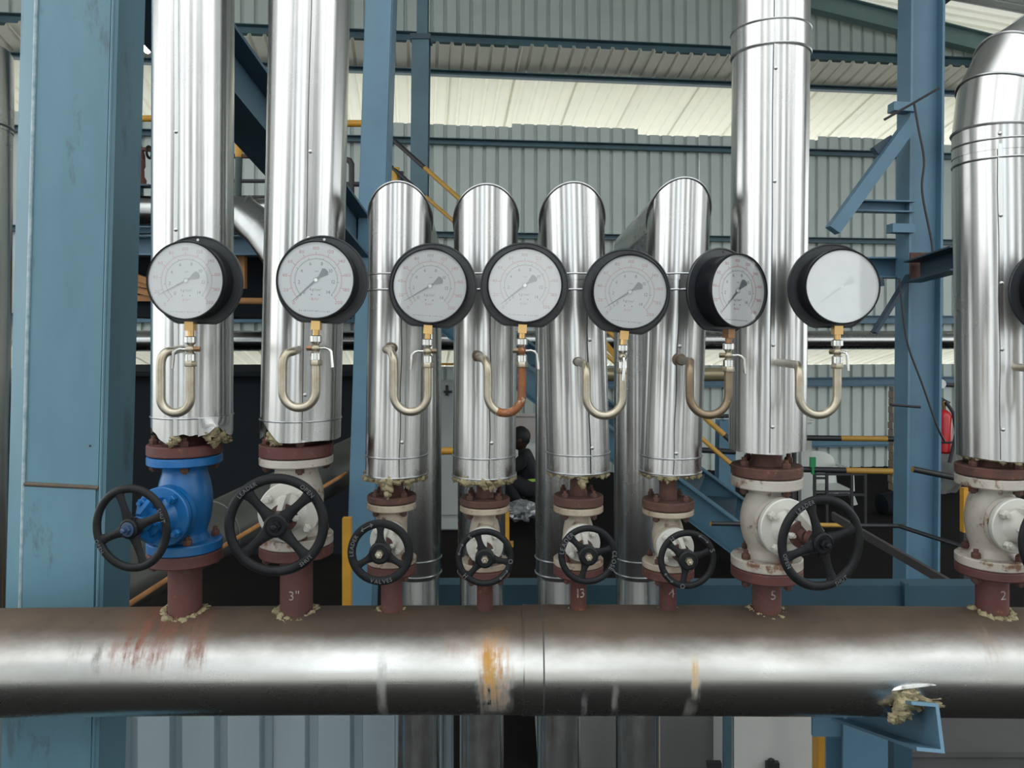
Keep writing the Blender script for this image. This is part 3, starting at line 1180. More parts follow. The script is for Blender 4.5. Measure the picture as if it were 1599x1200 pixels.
wool_edge(p8, x8, z8, r8, 20, .005, 400)
# bead rings high on pipe 7 sit on a slightly wider overlapping sleeve
tt = t7[0]
zs0, zs1 = zf(66, HD - t7[3]), zf(28, HD - t7[3])
s_ = (zs0 - t7[2]) / (TOPZ - t7[2])
xs_ = t7[1] + (t7[4] - t7[1]) * s_
for z_ in (zs0, zs1):
    ringz(tt, xs_, z_, t7[3] + .0016, .0024)
obj('sleeve', MB().lathe([(t7[3] - .001, zs0 - .002), (t7[3] + .0022, zs0), (t7[3] + .0022, zs1), (t7[3] - .001, zs1 + .002)], (xs_, HD, 0), (0, 0, 1), 96), M_clad, tt)


# ================================================================== GLOBE VALVES
def rim_mb(c, d, RR, r, n=64):
    return MB().torus(c, d, RR - r, r, n, 12, .72)


def wheel(parent, c, d, RR, ns, a0, hub_mat, nut_mat, kind, lettering):
    """handwheel at c facing d"""
    c, d = Vector(c), Vector(d).normalized()
    xd, yd = Vector((0, 0, 1)).cross(d).normalized(), None
    yd = d.cross(xd).normalized()
    r = RR * (.098 if kind == 'big' else .110)
    if kind == 'flat':
        r = RR * .13
    w = obj('handwheel', MB().torus(c, d, RR - r, r, 72, 12, .75 if kind != 'flat' else .45), M_black, parent)
    hr = RR * (.23 if kind == 'big' else .33)
    mb = MB().lathe([(hr * .6, -.016), (hr * .95, -.010), (hr, .002), (hr, .008), (hr * .82, .0105), (hr * .8, .009)], c, d, 36)
    obj('hub', mb, M_black, w)
    for k in range(ns):
        a = a0 + 2 * pi * k / ns
        rd = xd * cos(a) + yd * sin(a)
        tn = yd * cos(a) - xd * sin(a)
        mb = MB()
        n = 10
        vs = []
        for j in range(n + 1):
            u = j / n
            rad = hr * .9 + (RR - r * 1.6 - hr * .9) * u
            wd = RR * (.150 if kind == 'big' else .165) * (1 + .8 * (1 - u) ** 4 + .7 * u ** 6)
            tk = RR * .055 * (1.15 - .3 * u)
            dish = -.008 * (1 - u) * 0
            cc = c + rd * rad + d * dish
            for q in range(10):
                b = 2 * pi * q / 10
                vs.append(cc + tn * (wd * .5 * cos(b)) * 1.15 + d * (tk * sin(b)))
        fs = [(j * 10 + q, j * 10 + (q + 1) % 10, (j + 1) * 10 + (q + 1) % 10, (j + 1) * 10 + q) for j in range(n) for q in range(10)]
        fs += [tuple(range(9, -1, -1)), tuple(range(n * 10, n * 10 + 10))]
        obj('spoke', mb.add(vs, fs), M_black, w)
    nr = hr * (.50 if kind == 'big' else .40)
    mb = MB().hex(c + d * .008, d, nr, .010)
    mb.lathe([(nr * .5, .017), (nr * .5, .024), (nr * .3, .026)], c, d, 14)
    obj('wheel_nut', mb, nut_mat, w)
    if hub_mat:
        obj('washer', MB().lathe([(hr * .3, .007), (hr * .72, .0085), (hr * .72, .0115), (hr * .3, .0125)], c, d, 30), hub_mat, w)
    ht = r * (.75 if kind != 'flat' else .45)
    for s, mid, size, fl in lettering:
        mb = MB()
        if s == '<':                                  # a raised arrow along the rim
            for a_, b_ in ((mid - .22, mid + .22),):
                pts = [c + (xd * cos(a_ + (b_ - a_) * q / 8) + yd * sin(a_ + (b_ - a_) * q / 8)) * (RR - r) + d * ht for q in range(9)]
                mb.sweep(pts, r * .11, 6)
                e = pts[0]
                tn = (pts[0] - pts[1]).normalized()
                nn = tn.cross(d)
                mb.sweep([e - tn * r * .5 + nn * r * .4, e, e - tn * r * .5 - nn * r * .4], r * .11, 6)
                e = pts[-1]
                tn = (pts[-1] - pts[-2]).normalized()
                mb.sweep([e - tn * r * .5 + nn * r * .4, e, e - tn * r * .5 - nn * r * .4], r * .11, 6)
        else:
            text_arc(mb, s, size, c + d * ht, RR - r, mid, xd, yd, .1, fl)
        obj('cast_arrow' if s == '<' else 'lettering', mb, M_letter, w, smooth=False)
    return w


M_letter = flat('raised_letter', (.10, .105, .11), .35)


M_wheelnut = paint('dark_blue_nut', (.02, .05, .11), (.03, .05, .08), .4, scale=30)


def globe_valve(i, label, wc, wR, ns, a0, kind, letters, zshift=0.0):
    v = V[i]
    X, FR = v['X'], v['FR']
    zb, zt = v['zb'][1], v['zt'][1]
    thb, tht = v['zb'][0] - zb, zt - v['zt'][2]
    H = zt - zb
    big = v['big']
    mp = M_vblue if v['paint'] == 'blue' else (M_white if big else M_whites)
    mc = M_vblue if v['paint'] == 'blue' else M_whiteb
    mbolt = M_rust
    t = thing('globe_valve', (X, HD, zb), label, 'valve', 'flanged globe valves')
    wc = Vector(wc)
    zc = wc.z
    d = (wc - Vector((X, HD, zc)))
    L = d.length
    d.normalize()
    obj('flange', flange_mb((X, HD, zb), FR, thb), mp, t)
    obj('flange', flange_mb((X, HD, zt - tht), FR, tht), mp, t)
    nk = v['SR'] * (1.30 if big else 1.45)
    by = FR * (.74 if big else .62)
    zc0 = zc - zb
    prof = [(nk * 1.15, thb * .9), (nk, thb + H * .06), (nk * 1.02, thb + H * .10)]
    for k in range(1, 10):
        u = k / 10
        h = thb + H * .10 + (H - tht - thb - H * .2) * u
        prof.append((nk + (by - nk) * sin(pi * u) ** .75, h))
    prof += [(nk * 1.02, H - tht - H * .10), (nk, H - tht - H * .05), (nk * 1.15, H - tht * .9)]
    obj('body', MB().lathe(prof, (X, HD, zb), (0, 0, 1), 40), mp, t)
    o = Vector((X, HD, zc))
    br = FR * (.80 if big else .72)
    q = by                                            # where the bonnet joint starts
    b1 = MB().lathe([(br * .7, q * .3), (br * .72, q * .86), (br, q * .90), (br, q * .90 + .011)], o, d, 40)
    obj('bonnet_seat', b1, mp, t)
    g0 = q * .90 + .0135
    obj('gasket', MB().lathe([(br * .93, g0 - .003), (br * .93, g0)], o, d, 36), M_rust, t)
    e = L - g0                                        # room from joint to wheel
    bon = MB().lathe([(br * .5, g0), (br * .985, g0), (br, g0 + .002), (br, g0 + .010), (br * .97, g0 + .012), (br * .62, g0 + .013),
                      (br * .50, g0 + e * .22), (br * .40, g0 + e * .36), (br * .36, g0 + e * .46)], o, d, 44)
    obj('bonnet', bon, mc, t)
    xd = Vector((0, 0, 1)).cross(d).normalized()
    yd = Vector((0, 0, 1))
    bm = bolt_mesh(.003, .0085 if big else .0062, mc)
    Wi = WM[t.name].inverted()
    rot = Vector((0, 0, 1)).rotation_difference(d).to_matrix().to_4x4()
    for k in range(4):
        a = R(45 + 90 * k) + (R(8) if big else 0)
        p = o + (xd * cos(a) + yd * sin(a)) * (br * .80) + d * (g0 + .011)
        link('bonnet_bolt', bm, t, Matrix.Translation(Wi @ p) @ rot)
    # gland, stem and yoke
    obj('gland', MB().lathe([(br * .42, g0 + e * .46), (br * .46, g0 + e * .49), (br * .46, g0 + e * .55), (br * .26, g0 + e * .57), (br * .22, g0 + e * .66)], o, d, 24),
        M_rust if v['paint'] != 'blue' else M_vblue, t)
    obj('stem', MB().lathe([(.0055, g0 + e * .5), (.0055, L + .004)], o, d, 14), M_nickel, t)
    for s in (-1, 1):
        p0 = o + d * (g0 + .010) + yd * s * br * .52
        p1 = o + d * (g0 + e * .45) + yd * s * br * .60
        p2 = o + d * (L - .022) + yd * s * br * .26
        pth = [p0.lerp(p1, k / 4) for k in range(4)] + [p1.lerp(p2, k / 5) for k in range(6)]
        mb = MB()
        for a_, b_ in zip(pth[:-1], pth[1:]):
            mb.beam(a_, b_ + (b_ - a_) * .1, .016 if big else .011, .010 if big else .008, up=xd)
        obj('yoke_arm', mb, mc, t)
    for s in (-1, 1):
        p = o + d * (g0 + e * .40) + xd * s * br * .40
        link('gland_bolt', bolt_mesh(.012, .0065 if big else .0048, mc), t, Matrix.Translation(Wi @ p) @ rot)
    obj('yoke_bush', MB().lathe([(br * .24, L - .030), (br * .30, L - .028), (br * .30, L - .018), (br * .24, L - .014)], o, d, 24), M_rust if v['paint'] != 'blue' else M_vblue, t)
    wheel(t, wc, d, wR, ns, a0, M_wheelnut if v['paint'] == 'blue' else None, M_wheelnut if v['paint'] == 'blue' else (M_siphon if not big else M_black), kind, letters)
    nb = 4
    a1 = R(22) if big else R(45)
    bolts(t, (X, HD, zt - tht), FR * .80, nb, a1, tht + (v['zt'][0] - zt), .0088 if big else .0068, mbolt)
    bolts(t, (X, HD, v['zb'][2]), FR * .80, nb, a1 + .1, thb + (zb - v['zb'][2]), .0088 if big else .0068, mbolt)
    return t


globe_valve(0, 'blue painted globe valve with black four spoke handwheel, beside the thick blue column', P(205, 825, 1.395), .0795, 4, R(-68), 'big',
            [('SHUT', R(22), .010, False), ('OPEN', R(210), .010, True)])
globe_valve(1, 'white globe valve behind the largest black handwheel with crossed flat spokes', P(432, 820, 1.385), .0925, 4, R(42), 'big',
            [('LEADER', R(128), .0105, False), ('OPEN', R(48), .011, False), ('SHUT', R(-50), .010, True)])
globe_valve(2, 'small white globe valve with flat faced three spoke black wheel, below the leftmost bent pipe', P(594, 863, 1.415), .0607, 3, R(90), 'flat',
            [('LEADER', R(165), .0105, False), ('VALVES', R(-88), .0105, True), ('<', R(118), 0, False)])
globe_valve(3, 'small white globe valve with black wheel marked H, below the second bent pipe', P(757, 871, 1.42), .0540, 3, R(108), 'small',
            [('S', R(125), .012, False), ('O', R(-8), .012, False), ('H', R(222), .011, True), ('<', R(-42), 0, False), ('<', R(160), 0, False)])
globe_valve(4, 'small white globe valve with black wheel lettered around its rim, below the third bent pipe', P(918, 867, 1.42), .0552, 3, R(135), 'small',
            [('LEADER', R(150), .0115, False), ('CLOSE', R(-12), .0115, False)])
globe_valve(5, 'small white globe valve with black wheel showing arrows, below the fourth bent pipe', P(1073, 874, 1.42), .0550, 3, R(140), 'small',
            [('H', R(127), .012, False), ('<', R(52), 0, False), ('S', R(20), .013, False), ('<', R(222), 0, False), ('O', R(258), .012, True)])
globe_valve(6, 'white globe valve with large black handwheel on its right, under the tall ringed pipe', P(1282, 848, 1.375), .0860, 4, R(18), 'big',
            [('LEADER', R(118), .0105, False), ('OPEN', R(200), .010, True), ('SHUT', R(-62), .010, True)])
globe_valve(7, 'white globe valve at the right edge of the photo with its handwheel cut off', P(1660, 846, 1.375), .0860, 4, R(30), 'big', [])


# ================================================================== PRESSURE GAUGES
GP, GB, GDp = .0785, .0655, .044                     # plate radius, bezel radius, depth


def plate_mb():
    mb = MB()
    pts = []
    n = 72
    cut = -GP * .90
    for k in range(n):
        a = 2 * pi * k / n + .02
        x, z = cos(a) * GP, sin(a) * GP
        if z < cut:
            z = cut
        pts.append((x, z))
    vs = [(x, y, z) for y in (.004, 0) for x, z in pts]
    fs = [(k, (k + 1) % n, n + (k + 1) % n, n + k) for k in range(n)] + [tuple(range(n - 1, -1, -1)), tuple(range(n, 2 * n))]
    mb.add(vs, fs)
    mb.sweep([(x * .985, -.0006, z * .985) for x, z in pts] + [(pts[0][0] * .985, -.0006, pts[0][1] * .985)], .0016, 6, cap=False)
    return mb


def gauge_parts():
    parts = {}
    parts['mounting_plate'] = mesh_of('mounting_plate', plate_mb(), M_plate)
    mb = MB().lathe([(GB * .92, 0), (GB * .965, -.004), (GB * .965, -.036), (GB, -.037), (GB, -GDp), (GB * .985, -GDp - .0022), (GB * .955, -GDp - .0018), (GB * .955, -GDp + .005)],
                    (0, 0, 0), (0, 1, 0), 72)
    mb.f = mb.f[:-1]
    parts['case'] = mesh_of('case', mb, M_case, angle=30)
    yd = -GDp + .0045
    dr = GB * .957
    parts['dial'] = mesh_of('dial', MB().lathe([(dr * .02, yd), (dr, yd), (dr, yd + .001), (dr * .02, yd + .001)], (0, 0, 0), (0, 1, 0), 64), M_dial, smooth=False)
    black, red = MB(), MB()
    yk = yd - .0004
    X_, Z_ = Vector((1, 0, 0)), Vector((0, 0, 1))
    f0, f1 = 228.0, -42.0

    def tick(mb, a, r0, r1, w):
        rd, tn = Vector((cos(a), 0, sin(a))), Vector((-sin(a), 0, cos(a)))
        c = Vector((0, yk, 0))
        mb.add([c + rd * r0 - tn * w, c + rd * r0 + tn * w, c + rd * r1 + tn * w, c + rd * r1 - tn * w], [(0, 3, 2, 1)])
    for k in range(71):
        a = R(f0 + (f1 - f0) * k / 70)
        tick(black, a, dr * .555, dr * (.61 if k % 10 == 0 else (.595 if k % 5 == 0 else .58)), .00025 if k % 10 else .0004)
    for k in range(101):
        a = R(f0 + (f1 - f0) * k / 100)
        tick(red, a, dr * .665, dr * (.75 if k % 10 == 0 else .70), .00022 if k % 10 else .0004)
    for b, rad, m_ in ((black, .555, 0), (red, .665, 0)):
        n = 80
        for k in range(n):
            a0_, a1_ = R(f0 + (f1 - f0) * k / n), R(f0 + (f1 - f0) * (k + 1) / n)
            vs = [Vector((cos(a) * q, yk, sin(a) * q)) for a in (a0_, a1_) for q in (dr * rad - .0002, dr * rad + .0002)]
            b.add(vs, [(0, 1, 3, 2)])
    for k in range(8):
        a = R(f0 + (f1 - f0) * k / 7)
        text_line(black, str(2 * k), .0082, (cos(a) * dr * .455, yk, sin(a) * dr * .455), X_, Z_)
    for k in range(0, 11):
        a = R(f0 + (f1 - f0) * k / 10)
        text_line(red, str(20 * k), .0078, (cos(a) * dr * .84, yk, sin(a) * dr * .84), X_, Z_)
    text_line(black, 'kg/cm²', .0062, (0, yk, -dr * .25), X_, Z_)
    text_line(red, 'lb/in²', .0058, (0, yk, -dr * .50), X_, Z_)
    text_line(black, 'mm', .0042, (0, yk, dr * .24), X_, Z_)
    for sx in (-1, 1):
        black.lathe([(.0011, yk), (.0011, yk - .0001)], (sx * dr * .10, 0, -dr * .39), (0, 1, 0), 10)
    for k in range(17):
        x = (k - 8) * dr * .050
        black.box((x, yk, -dr * .82), (dr * (.012 if k % 3 else .022), .0001, .0022 if k % 2 else .0015))
    parts['dial_print'] = mesh_of('dial_print', black, M_ink, smooth=False)
    parts['red_print'] = mesh_of('dial_print', red, M_red, smooth=False)
    for nm_, m_ in (('glass', M_glass), ('glass_glare', M_glass_glare), ('glass_c', M_glass_c)):
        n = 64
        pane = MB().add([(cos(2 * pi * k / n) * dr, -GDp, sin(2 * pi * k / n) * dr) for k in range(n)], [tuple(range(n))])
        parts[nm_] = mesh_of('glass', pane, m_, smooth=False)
    nd = MB()
    ny = yd - .0022
    pts = [(-.90 * dr, 0), (-.12 * dr, .0013), (.10 * dr, .0013), (.13 * dr, .0020), (.36 * dr, .0064), (.335 * dr, 0), (.36 * dr, -.0064), (.13 * dr, -.0020), (.10 * dr, -.0013), (-.12 * dr, -.0013)]
    pts = [(-.84 * dr, 0.0002), (-.12 * dr, .0014), (.12 * dr, .0018), (.33 * dr, .0068), (.375 * dr, .0040), (.385 * dr, 0), (.375 * dr, -.0040), (.33 * dr, -.0068), (.12 * dr, -.0018), (-.12 * dr, -.0014), (-.84 * dr, -.0002)]
    n = len(pts)
    vs = [(x, y, z) for y in (ny - .0004, ny + .0004) for x, z in pts]
    nd.add(vs, [tuple(range(n)), tuple(range(2 * n - 1, n - 1, -1))] + [(k, n + k, n + (k + 1) % n, (k + 1) % n) for k in range(n)])
    parts['needle'] = mesh_of('needle', nd, M_needle, smooth=False)
    parts['needle_hub'] = mesh_of('needle_hub', MB().lathe([(.0042, ny + .0008), (.0042, ny - .0008), (.0030, ny - .0016), (.0028, ny - .001)], (0, 0, 0), (0, 1, 0), 20), M_nickel)
    parts['screw_hole'] = mesh_of('screw_hole', MB().lathe([(.0021, -.0003), (.0021, -.0006)], (0, 0, 0), (0, 1, 0), 12), M_wire, smooth=False)
    parts['screw'] = mesh_of('screw_hole', MB().lathe([(.0023, -.0003), (.0021, -.0010)], (0, 0, 0), (0, 1, 0), 12), M_box, smooth=False)
    parts['nut'] = mesh_of('brass_nut', MB().box((0, -GDp * .5, -GP * .955), (.0150, .0150, .0150)).lathe([(.0058, -.008), (.0058, .004)], (0, -GDp * .5, -GP * .90 - .016), (0, 0, 1), 16), M_brass, smooth=False)
    parts['nutd'] = mesh_of('brass_nut', MB().box((0, -GDp * .5, -GP * .955), (.0150, .0150, .0150)).lathe([(.0058, -.008), (.0058, .004)], (0, -GDp * .5, -GP * .90 - .016), (0, 0, 1), 16), M_brassd, smooth=False)
    return parts


GPA = gauge_parts()
places = ['in front of the pipe above the blue valve', 'in front of the tall leaning pipe, second from the left',
          'third from the left, in front of the leftmost bent pipe', 'in the middle of the row, over the rusty orange siphon tube',
          'in front of the third bent pipe, fifth from the left', 'turned to the right and seen at a slant',
          'with bright glare on its glass, right of the slanted gauge', 'at the right edge outside the photo']
G = [(308, 441, 1.305, -R(2), 27, 1), (503, 440, 1.310, 0, 42, 3), (675.5, 449, 1.365, 0, 30, 4), (819, 448, 1.365, 0, 38, 3), (978, 458, 1.365, 0, 32, 6),
     (1127, 456, 1.375, R(27), 45, 3), (1299, 450, 1.365, 0, 36, 0), (1645, 455, 1.365, 0, 38, 1)]
GNUT = []
for i, (px, py, D, yaw, na, sc) in enumerate(G):
    c = P(px, py, D)
    bz = c.z - GP
    lab = 'round black pressure gauge ' + places[i]
    Mg = Matrix.Translation(c) @ Matrix.Rotation(yaw, 4, 'Z') @ Matrix.Rotation(R(sc), 4, 'Y') @ Matrix.Translation(Vector((0, 0, -GP)))
    t = tag(link('pressure_gauge', None, None, Mg), lab, 'gauge', 'pressure gauges')
    t.empty_display_size = .05
    up = Matrix.Translation(Vector((0, 0, GP)))
    link('mounting_plate', GPA['mounting_plate'], t, up)
    link('case', GPA['case'], t, up)
    dl = link('dial', GPA['dial'], t, up)
    link('dial_print', GPA['dial_print'], dl, Matrix.Rotation(0, 4, 'Y'))
    rp = link('dial_print', GPA['red_print'], dl)
    rp['label'] = 'red outer scale'
    link('glass', GPA['glass_glare' if i == 6 else ('glass_c' if i in (1, 5) else 'glass')], t, up)
    # tip points to the lower left, na degrees under the horizontal
    n_ = link('needle', GPA['needle'], t, up @ Matrix.Rotation(-R(na + sc), 4, 'Y'))
    link('needle_hub', GPA['needle_hub'], t, up)
    for k, a in enumerate((90, 212, -32)):
        q = 'screw' if (i == 0 and k == 0) or (i == 1 and k < 2) else 'screw_hole'
        link('screw_hole', GPA[q], t, up @ Matrix.Translation(Vector((cos(R(a)) * GP * .915, 0, sin(R(a)) * GP * .915))))
    link('brass_nut', GPA['nutd'] if i == 5 else GPA['nut'], t, up)
    GNUT.append(WM[t.name] @ Vector((0, -GDp * .5, GP - GP * .90 - .022)))

# ---- siphon tubes with their cocks
S = [  # entry px,py ; left leg px ; U bottom py ; right leg px ; lever side ; material ; cock rows
    (276, 545, 251, 652, 299, -1, M_siphon), (463, 546, 441, 644, 497, 1, M_siphon), (611, 544, 615, 650, 667, -1, M_siphon), (747, 556, 762, 652, 815, 1, M_siphon),
    (902, 565, 916, 656, 969, 0, M_siphon), (1061, 562, 1077, 655, 1131, 1, M_siphon_b), (1212, 566, 1248, 655, 1303, 2, M_siphon), (1582, 573, 1612, 660, 1650, 1, M_siphon)]
slabel = ['steel siphon tube under the gauge above the blue valve, its lever on the left',
          'steel siphon tube in front of the leaning tall pipe, lever bent to the right',
          'steel siphon tube in front of the leftmost bent pipe, lever bent to the left',
          'siphon tube with bright orange rust on its bend, in front of the second bent pipe',
          'steel siphon tube in front of the third bent pipe, lever pointing at the viewer',
          'brown tarnished siphon tube under the slanted gauge',
          'steel siphon tube hooking out of the tall ringed pipe to its right',
          'steel siphon tube leaving the wide pipe at the right edge']
axisX = [None] * 8


def arc_pts(c, a0, a1, rx, ez, n=12):
    return [Vector((c.x + cos(a0 + (a1 - a0) * k / n) * rx, c.y, c.z + sin(a0 + (a1 - a0) * k / n) * ez)) for k in range(n + 1)]


TR = .0074
for i, (ex, ey, lx, by, rx, lev, mt) in enumerate(S):
    nut = GNUT[i]
    D = nut.y
    X1 = nut.x
    X0 = (lx - CX) / F * D
    zbot = CZ - (by - HY) / F * D + TR
    ur = (X1 - X0) / 2
    z_top = nut.z
    zt_tube = z_top - .048
    # entry on the jacket
    pe = P(ex, ey, 1.49)
    zleg = pe.z - .020
    t = thing('siphon_tube', (X0 + ur, D, zbot - TR), slabel[i], 'tube', 'gauge siphon tubes')
    pth = []
    pin = Vector((pe.x, 1.51, pe.z))
    # leaves the jacket, comes forward and turns down into the left leg
    p_out = Vector((pe.x + (X0 - pe.x) * .35, D + .030, pe.z))
    if i in (0, 1):
        p_out = Vector((X0 + .012, D + .012, pe.z))
    corner = Vector((X0, D, pe.z))
    leg = Vector((X0, D, pe.z - .026))
    pth.append(pin)
    for k in range(0, 9):
        u = k / 8
        pth.append(((1 - u) ** 2) * p_out + 2 * u * (1 - u) * corner + u * u * leg)
    left_end = len(pth)
    pth += arc_pts(Vector((X0 + ur, D, zbot + ur * 1.02)), pi, 1.5 * pi, ur, ur * 1.02, 10)
    mid = len(pth)
    right = arc_pts(Vector((X0 + ur, D, zbot + ur * 1.02)), 1.5 * pi, 2 * pi, ur, ur * 1.02, 10)
    right = right[1:] + [Vector((X1, D, zt_tube))]
    if i == 3:
        obj('tube', MB().sweep(pth[:mid - 3], TR, 16), mt, t)
        o_ = obj('tube', MB().sweep(pth[mid - 4:] + right, TR * 1.01, 16), M_siphon_r, t)
        o_['label'] = 'orange rusted bend'
    else:
        obj('tube', MB().sweep(pth + right, TR, 16), mt, t)
    # rusty boss where it enters
    obj('entry_boss', MB().lathe([(TR * 1.9, 0), (TR * 2.0, .004), (TR * 1.85, .022), (TR * 1.1, .026)], (pin.x, 1.512, pin.z), p_out - pin, 18), M_boss, t)
    # cock: socket, ball body, union nut
    c0 = Vector((X1, D, z_top))
    obj('socket', MB().lathe([(.0085, 0), (.0098, -.0012), (.0098, -.0105), (.0070, -.013), (.0050, -.0155)][::-1], c0 + Vector((0, 0, .001)), (0, 0, 1), 24), M_nickel, t)
    obj('cock_body', MB().ball(c0 + Vector((0, 0, -.0205)), (.0078, .0078, .0072), 18, 12), M_siphon if i != 3 else M_siphon_r, t)
    obj('union_nut', MB().lathe([(.0055, -.026), (.0090, -.029), (.0092, -.040), (.0088, -.0405)][::-1], c0, (0, 0, 1), 24), M_nickel, t)
    obj('lock_nut', MB().hex(c0 + Vector((0, 0, -.0495)), (0, 0, 1), .0108, .0095), M_siphon, t)
    cb = c0 + Vector((0, 0, -.0205))
    if lev in (-1, 1):
        e = Vector((lev, -.15, 0)).normalized()
        q = [cb, cb + e * .012, cb + e * .016 + Vector((0, 0, .0005)), cb + e * .022 + Vector((0, 0, -.0015)), cb + e * .0265 + Vector((0, 0, -.006)), cb + e * .029 + Vector((0, 0, -.032))]
        bk = [cb - e * .004, cb - e * .0155]
    elif lev == 0:
        q = [cb, cb + Vector((0, -.012, 0)), cb + Vector((0, -.016, -.002)), cb + Vector((.0005, -.018, -.008)), cb + Vector((-.002, -.019, -.040))]
        bk = [cb, cb + Vector((0, .013, 0))]
    else:
        e = Vector((.6, -.8, 0))
        q = [cb, cb + e * .012, cb + e * .017 + Vector((0, 0, -.001)), cb + e * .019 + Vector((0, 0, -.006)), cb + e * .020 + Vector((0, 0, -.032))]
        bk = [cb, cb - e * .013]
    obj('lever', MB().sweep(q, .0026, 10), M_nickel, t)
    obj('gland_nut', MB().sweep(bk, .0050, 6), M_brassd if i in (0, 1) else M_siphon_b, t)

# ================================================================== LEFT COLUMN (near)
cD = 1.73
lean = (55 - 30) / 950.0
def colx(px, py):                                    # the column leans: px is its edge at row 0
    return (px - lean * py - CX) / F * cD
col = thing('steel_column', (colx(115, 950), cD, 0), 'thick pale blue steel column at the left edge with a brown weld line across it', 'column')
z0c, z1c = .0, 2.75
def cpt(px0, py, off=0.0):
    z = CZ - (py - HY) / F * cD
    return Vector((colx(px0, py), cD + off, z))
pyA, pyB = -220, 1500
def cstrip(pxs, mat, name, off):
    """closed outline in plan (px at row 0, depth offset) extruded along the leaning column"""
    mb = MB()
    lo = [cpt(p, 1720 - 20, o) for p, o in pxs]
    hi = [cpt(p, -220, o) for p, o in pxs]
    n = len(pxs)
    for q in lo:
        q.z = 0.0
    fs = [(k, (k + 1) % n, n + (k + 1) % n, n + k) for k in range(n)] + [tuple(range(n - 1, -1, -1)), tuple(range(n, 2 * n))]
    return obj(name, mb.add(lo + hi, fs), mat, col, smooth=False)
cstrip([(20, .030), (56, .004), (56, .118), (20, .118)], M_blue, 'edge_channel', 0)
cstrip([(56, .003), (172, .003), (172, .118), (56, .118)], M_blue, 'web_plate', 0)
cstrip([(172, .006), (178, -.001), (184, .004), (187, .118), (172, .118)], M_blue, 'edge_channel', 0)
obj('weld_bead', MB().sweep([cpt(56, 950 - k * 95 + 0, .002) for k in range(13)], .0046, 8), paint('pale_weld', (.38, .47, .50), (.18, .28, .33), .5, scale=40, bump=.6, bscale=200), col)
obj('edge_bead', MB().sweep([cpt(177, 1500, .001), cpt(177, -220, .001)], .0042, 8), M_blue, col)
M_weld = paint('brown_weld', (.13, .10, .075), (.08, .065, .05), .8, scale=60, bump=.8, bscale=200)
obj('weld_bead', MB().sweep([cpt(58 + k * 11.6, 756 + k * .62, .001) for k in range(11)], .0048, 8), M_weld, col)
lo, hi = [], []
mb = MB()
q = [cpt(58, 760, .003), cpt(170, 765, .003), cpt(173, 1150, .003), cpt(62, 1150, .003)]
q2 = [p + Vector((0, -.004, 0)) for p in q]
mb.add(q + q2, [(4, 5, 6, 7)[::-1], (0, 1, 5, 4), (1, 2, 6, 5), (2, 3, 7, 6), (3, 0, 4, 7)])
obj('patch_plate', mb, M_blue, col, smooth=False)
for px, py in ((158, 697), (176, 701)):
    obj('plug_hole', MB().lathe([(.0032, 0), (.0028, .0016)], cpt(px, py, .004), (0, -1, 0), 10), M_wire, col)

# jacketed pipe behind it at the left edge
t = thing('bent_pipe', P(-60, 950, 1.95), 'jacketed pipe bending away behind the thick blue column at the far left edge', 'pipe')
xl, rl = cyl(-150, 21, 1.98)
zc = CZ + (HY - 35) / F * 1.9 - rl
obj('jacket', MB().sweep([Vector((xl - .02, 1.98, 0)), Vector((xl, 1.98, zc - .12))], rl, 56), M_clad, t)
obj('elbow_jacket', MB().sweep([Vector((xl, 1.98, zc - .13)), Vector((xl, 1.98, zc)), Vector((xl - .5, 2.05, zc + .2))], rl + .002, 56, ref=(0, 1, 0)), M_clad, t)
obj('bead', MB().torus((xl, 1.98, zc - .12), (0, 0, 1), rl + .002, .003, 56, 6), M_ring, t)
Wi = WM[t.name].inverted()
for py in (90, 165, 235, 300):
    link('rivet', RIV, t, Matrix.Translation(Wi @ Vector((xl + rl * .80, 1.98 - rl * .6, CZ + (HY - py) / F * 1.95))) @ Matrix.Rotation(R(90), 4, 'X'))


# ================================================================== MID AND BACKGROUND
def gl(px, D):
    return (px - CX) / F * D


# right blue column with its brackets
D = 4.6
colr = thing('steel_column', (gl(1437, D), D, 0), 'blue H section column on the right carrying bracket stubs, wires tied round it', 'column')
x0, x1 = gl(1431, D), gl(1446, D)
mb = MB()
rot = Matrix.Rotation(R(0), 3, 'Z')
pA, pB = Vector((gl(1431, D), D, 0)), Vector((gl(1441, D), D, 4.2))
fl = .205
mb.prof(pA, pB, [(-.100, -.07), (-.086, -.07), (-.086, -.012), (.086, -.012), (.086, -.07), (.100, -.07), (.100, .09), (.086, .09), (.086, .0), (-.086, .0), (-.086, .09), (-.100, .09)], up=(0, 1, 0))
obj('shaft', mb, M_bluem, colr, smooth=False)
for py, w in ((6, 30), (36, 28), (171, 34), (268, 30), (865, 30)):
    obj('weld_line', MB().box((gl(1440, D), D - .006, CZ - (py - HY) / F * D), (w / F * D, .006, .008)), M_navy, colr, smooth=False)
def stub(name, p0, p1, h, lab=None):
    return obj(name, MB().chan(p0, p1, .10, h, .008, side=1), M_bluem, colr, smooth=False)
obj('bracket_arm', MB().beam(P(1391, 168, D - .05), P(1425, 170, D - .05), .08, .052), M_bluem, colr, smooth=False)
obj('bracket_arm', MB().beam(P(1389, 357, D - .05), P(1424, 358, D - .05), .08, .052), M_bluem, colr, smooth=False)
obj('bracket_arm', MB().chan(P(1330, 322, D - .05), P(1424, 324, D - .05), .08, .068, .008), M_bluem, colr, smooth=False)
obj('diagonal_brace', MB().beam(P(1300, 360, D - .16), P(1424, 190, D - .16), .07, .075, up=(0, -1, 0)), M_bluem, colr, smooth=False)
obj('gusset', MB().beam(P(1365, 237, D - .12), P(1392, 218, D - .12), .05, .05, up=(0, -1, 0)), M_navy, colr, smooth=False)
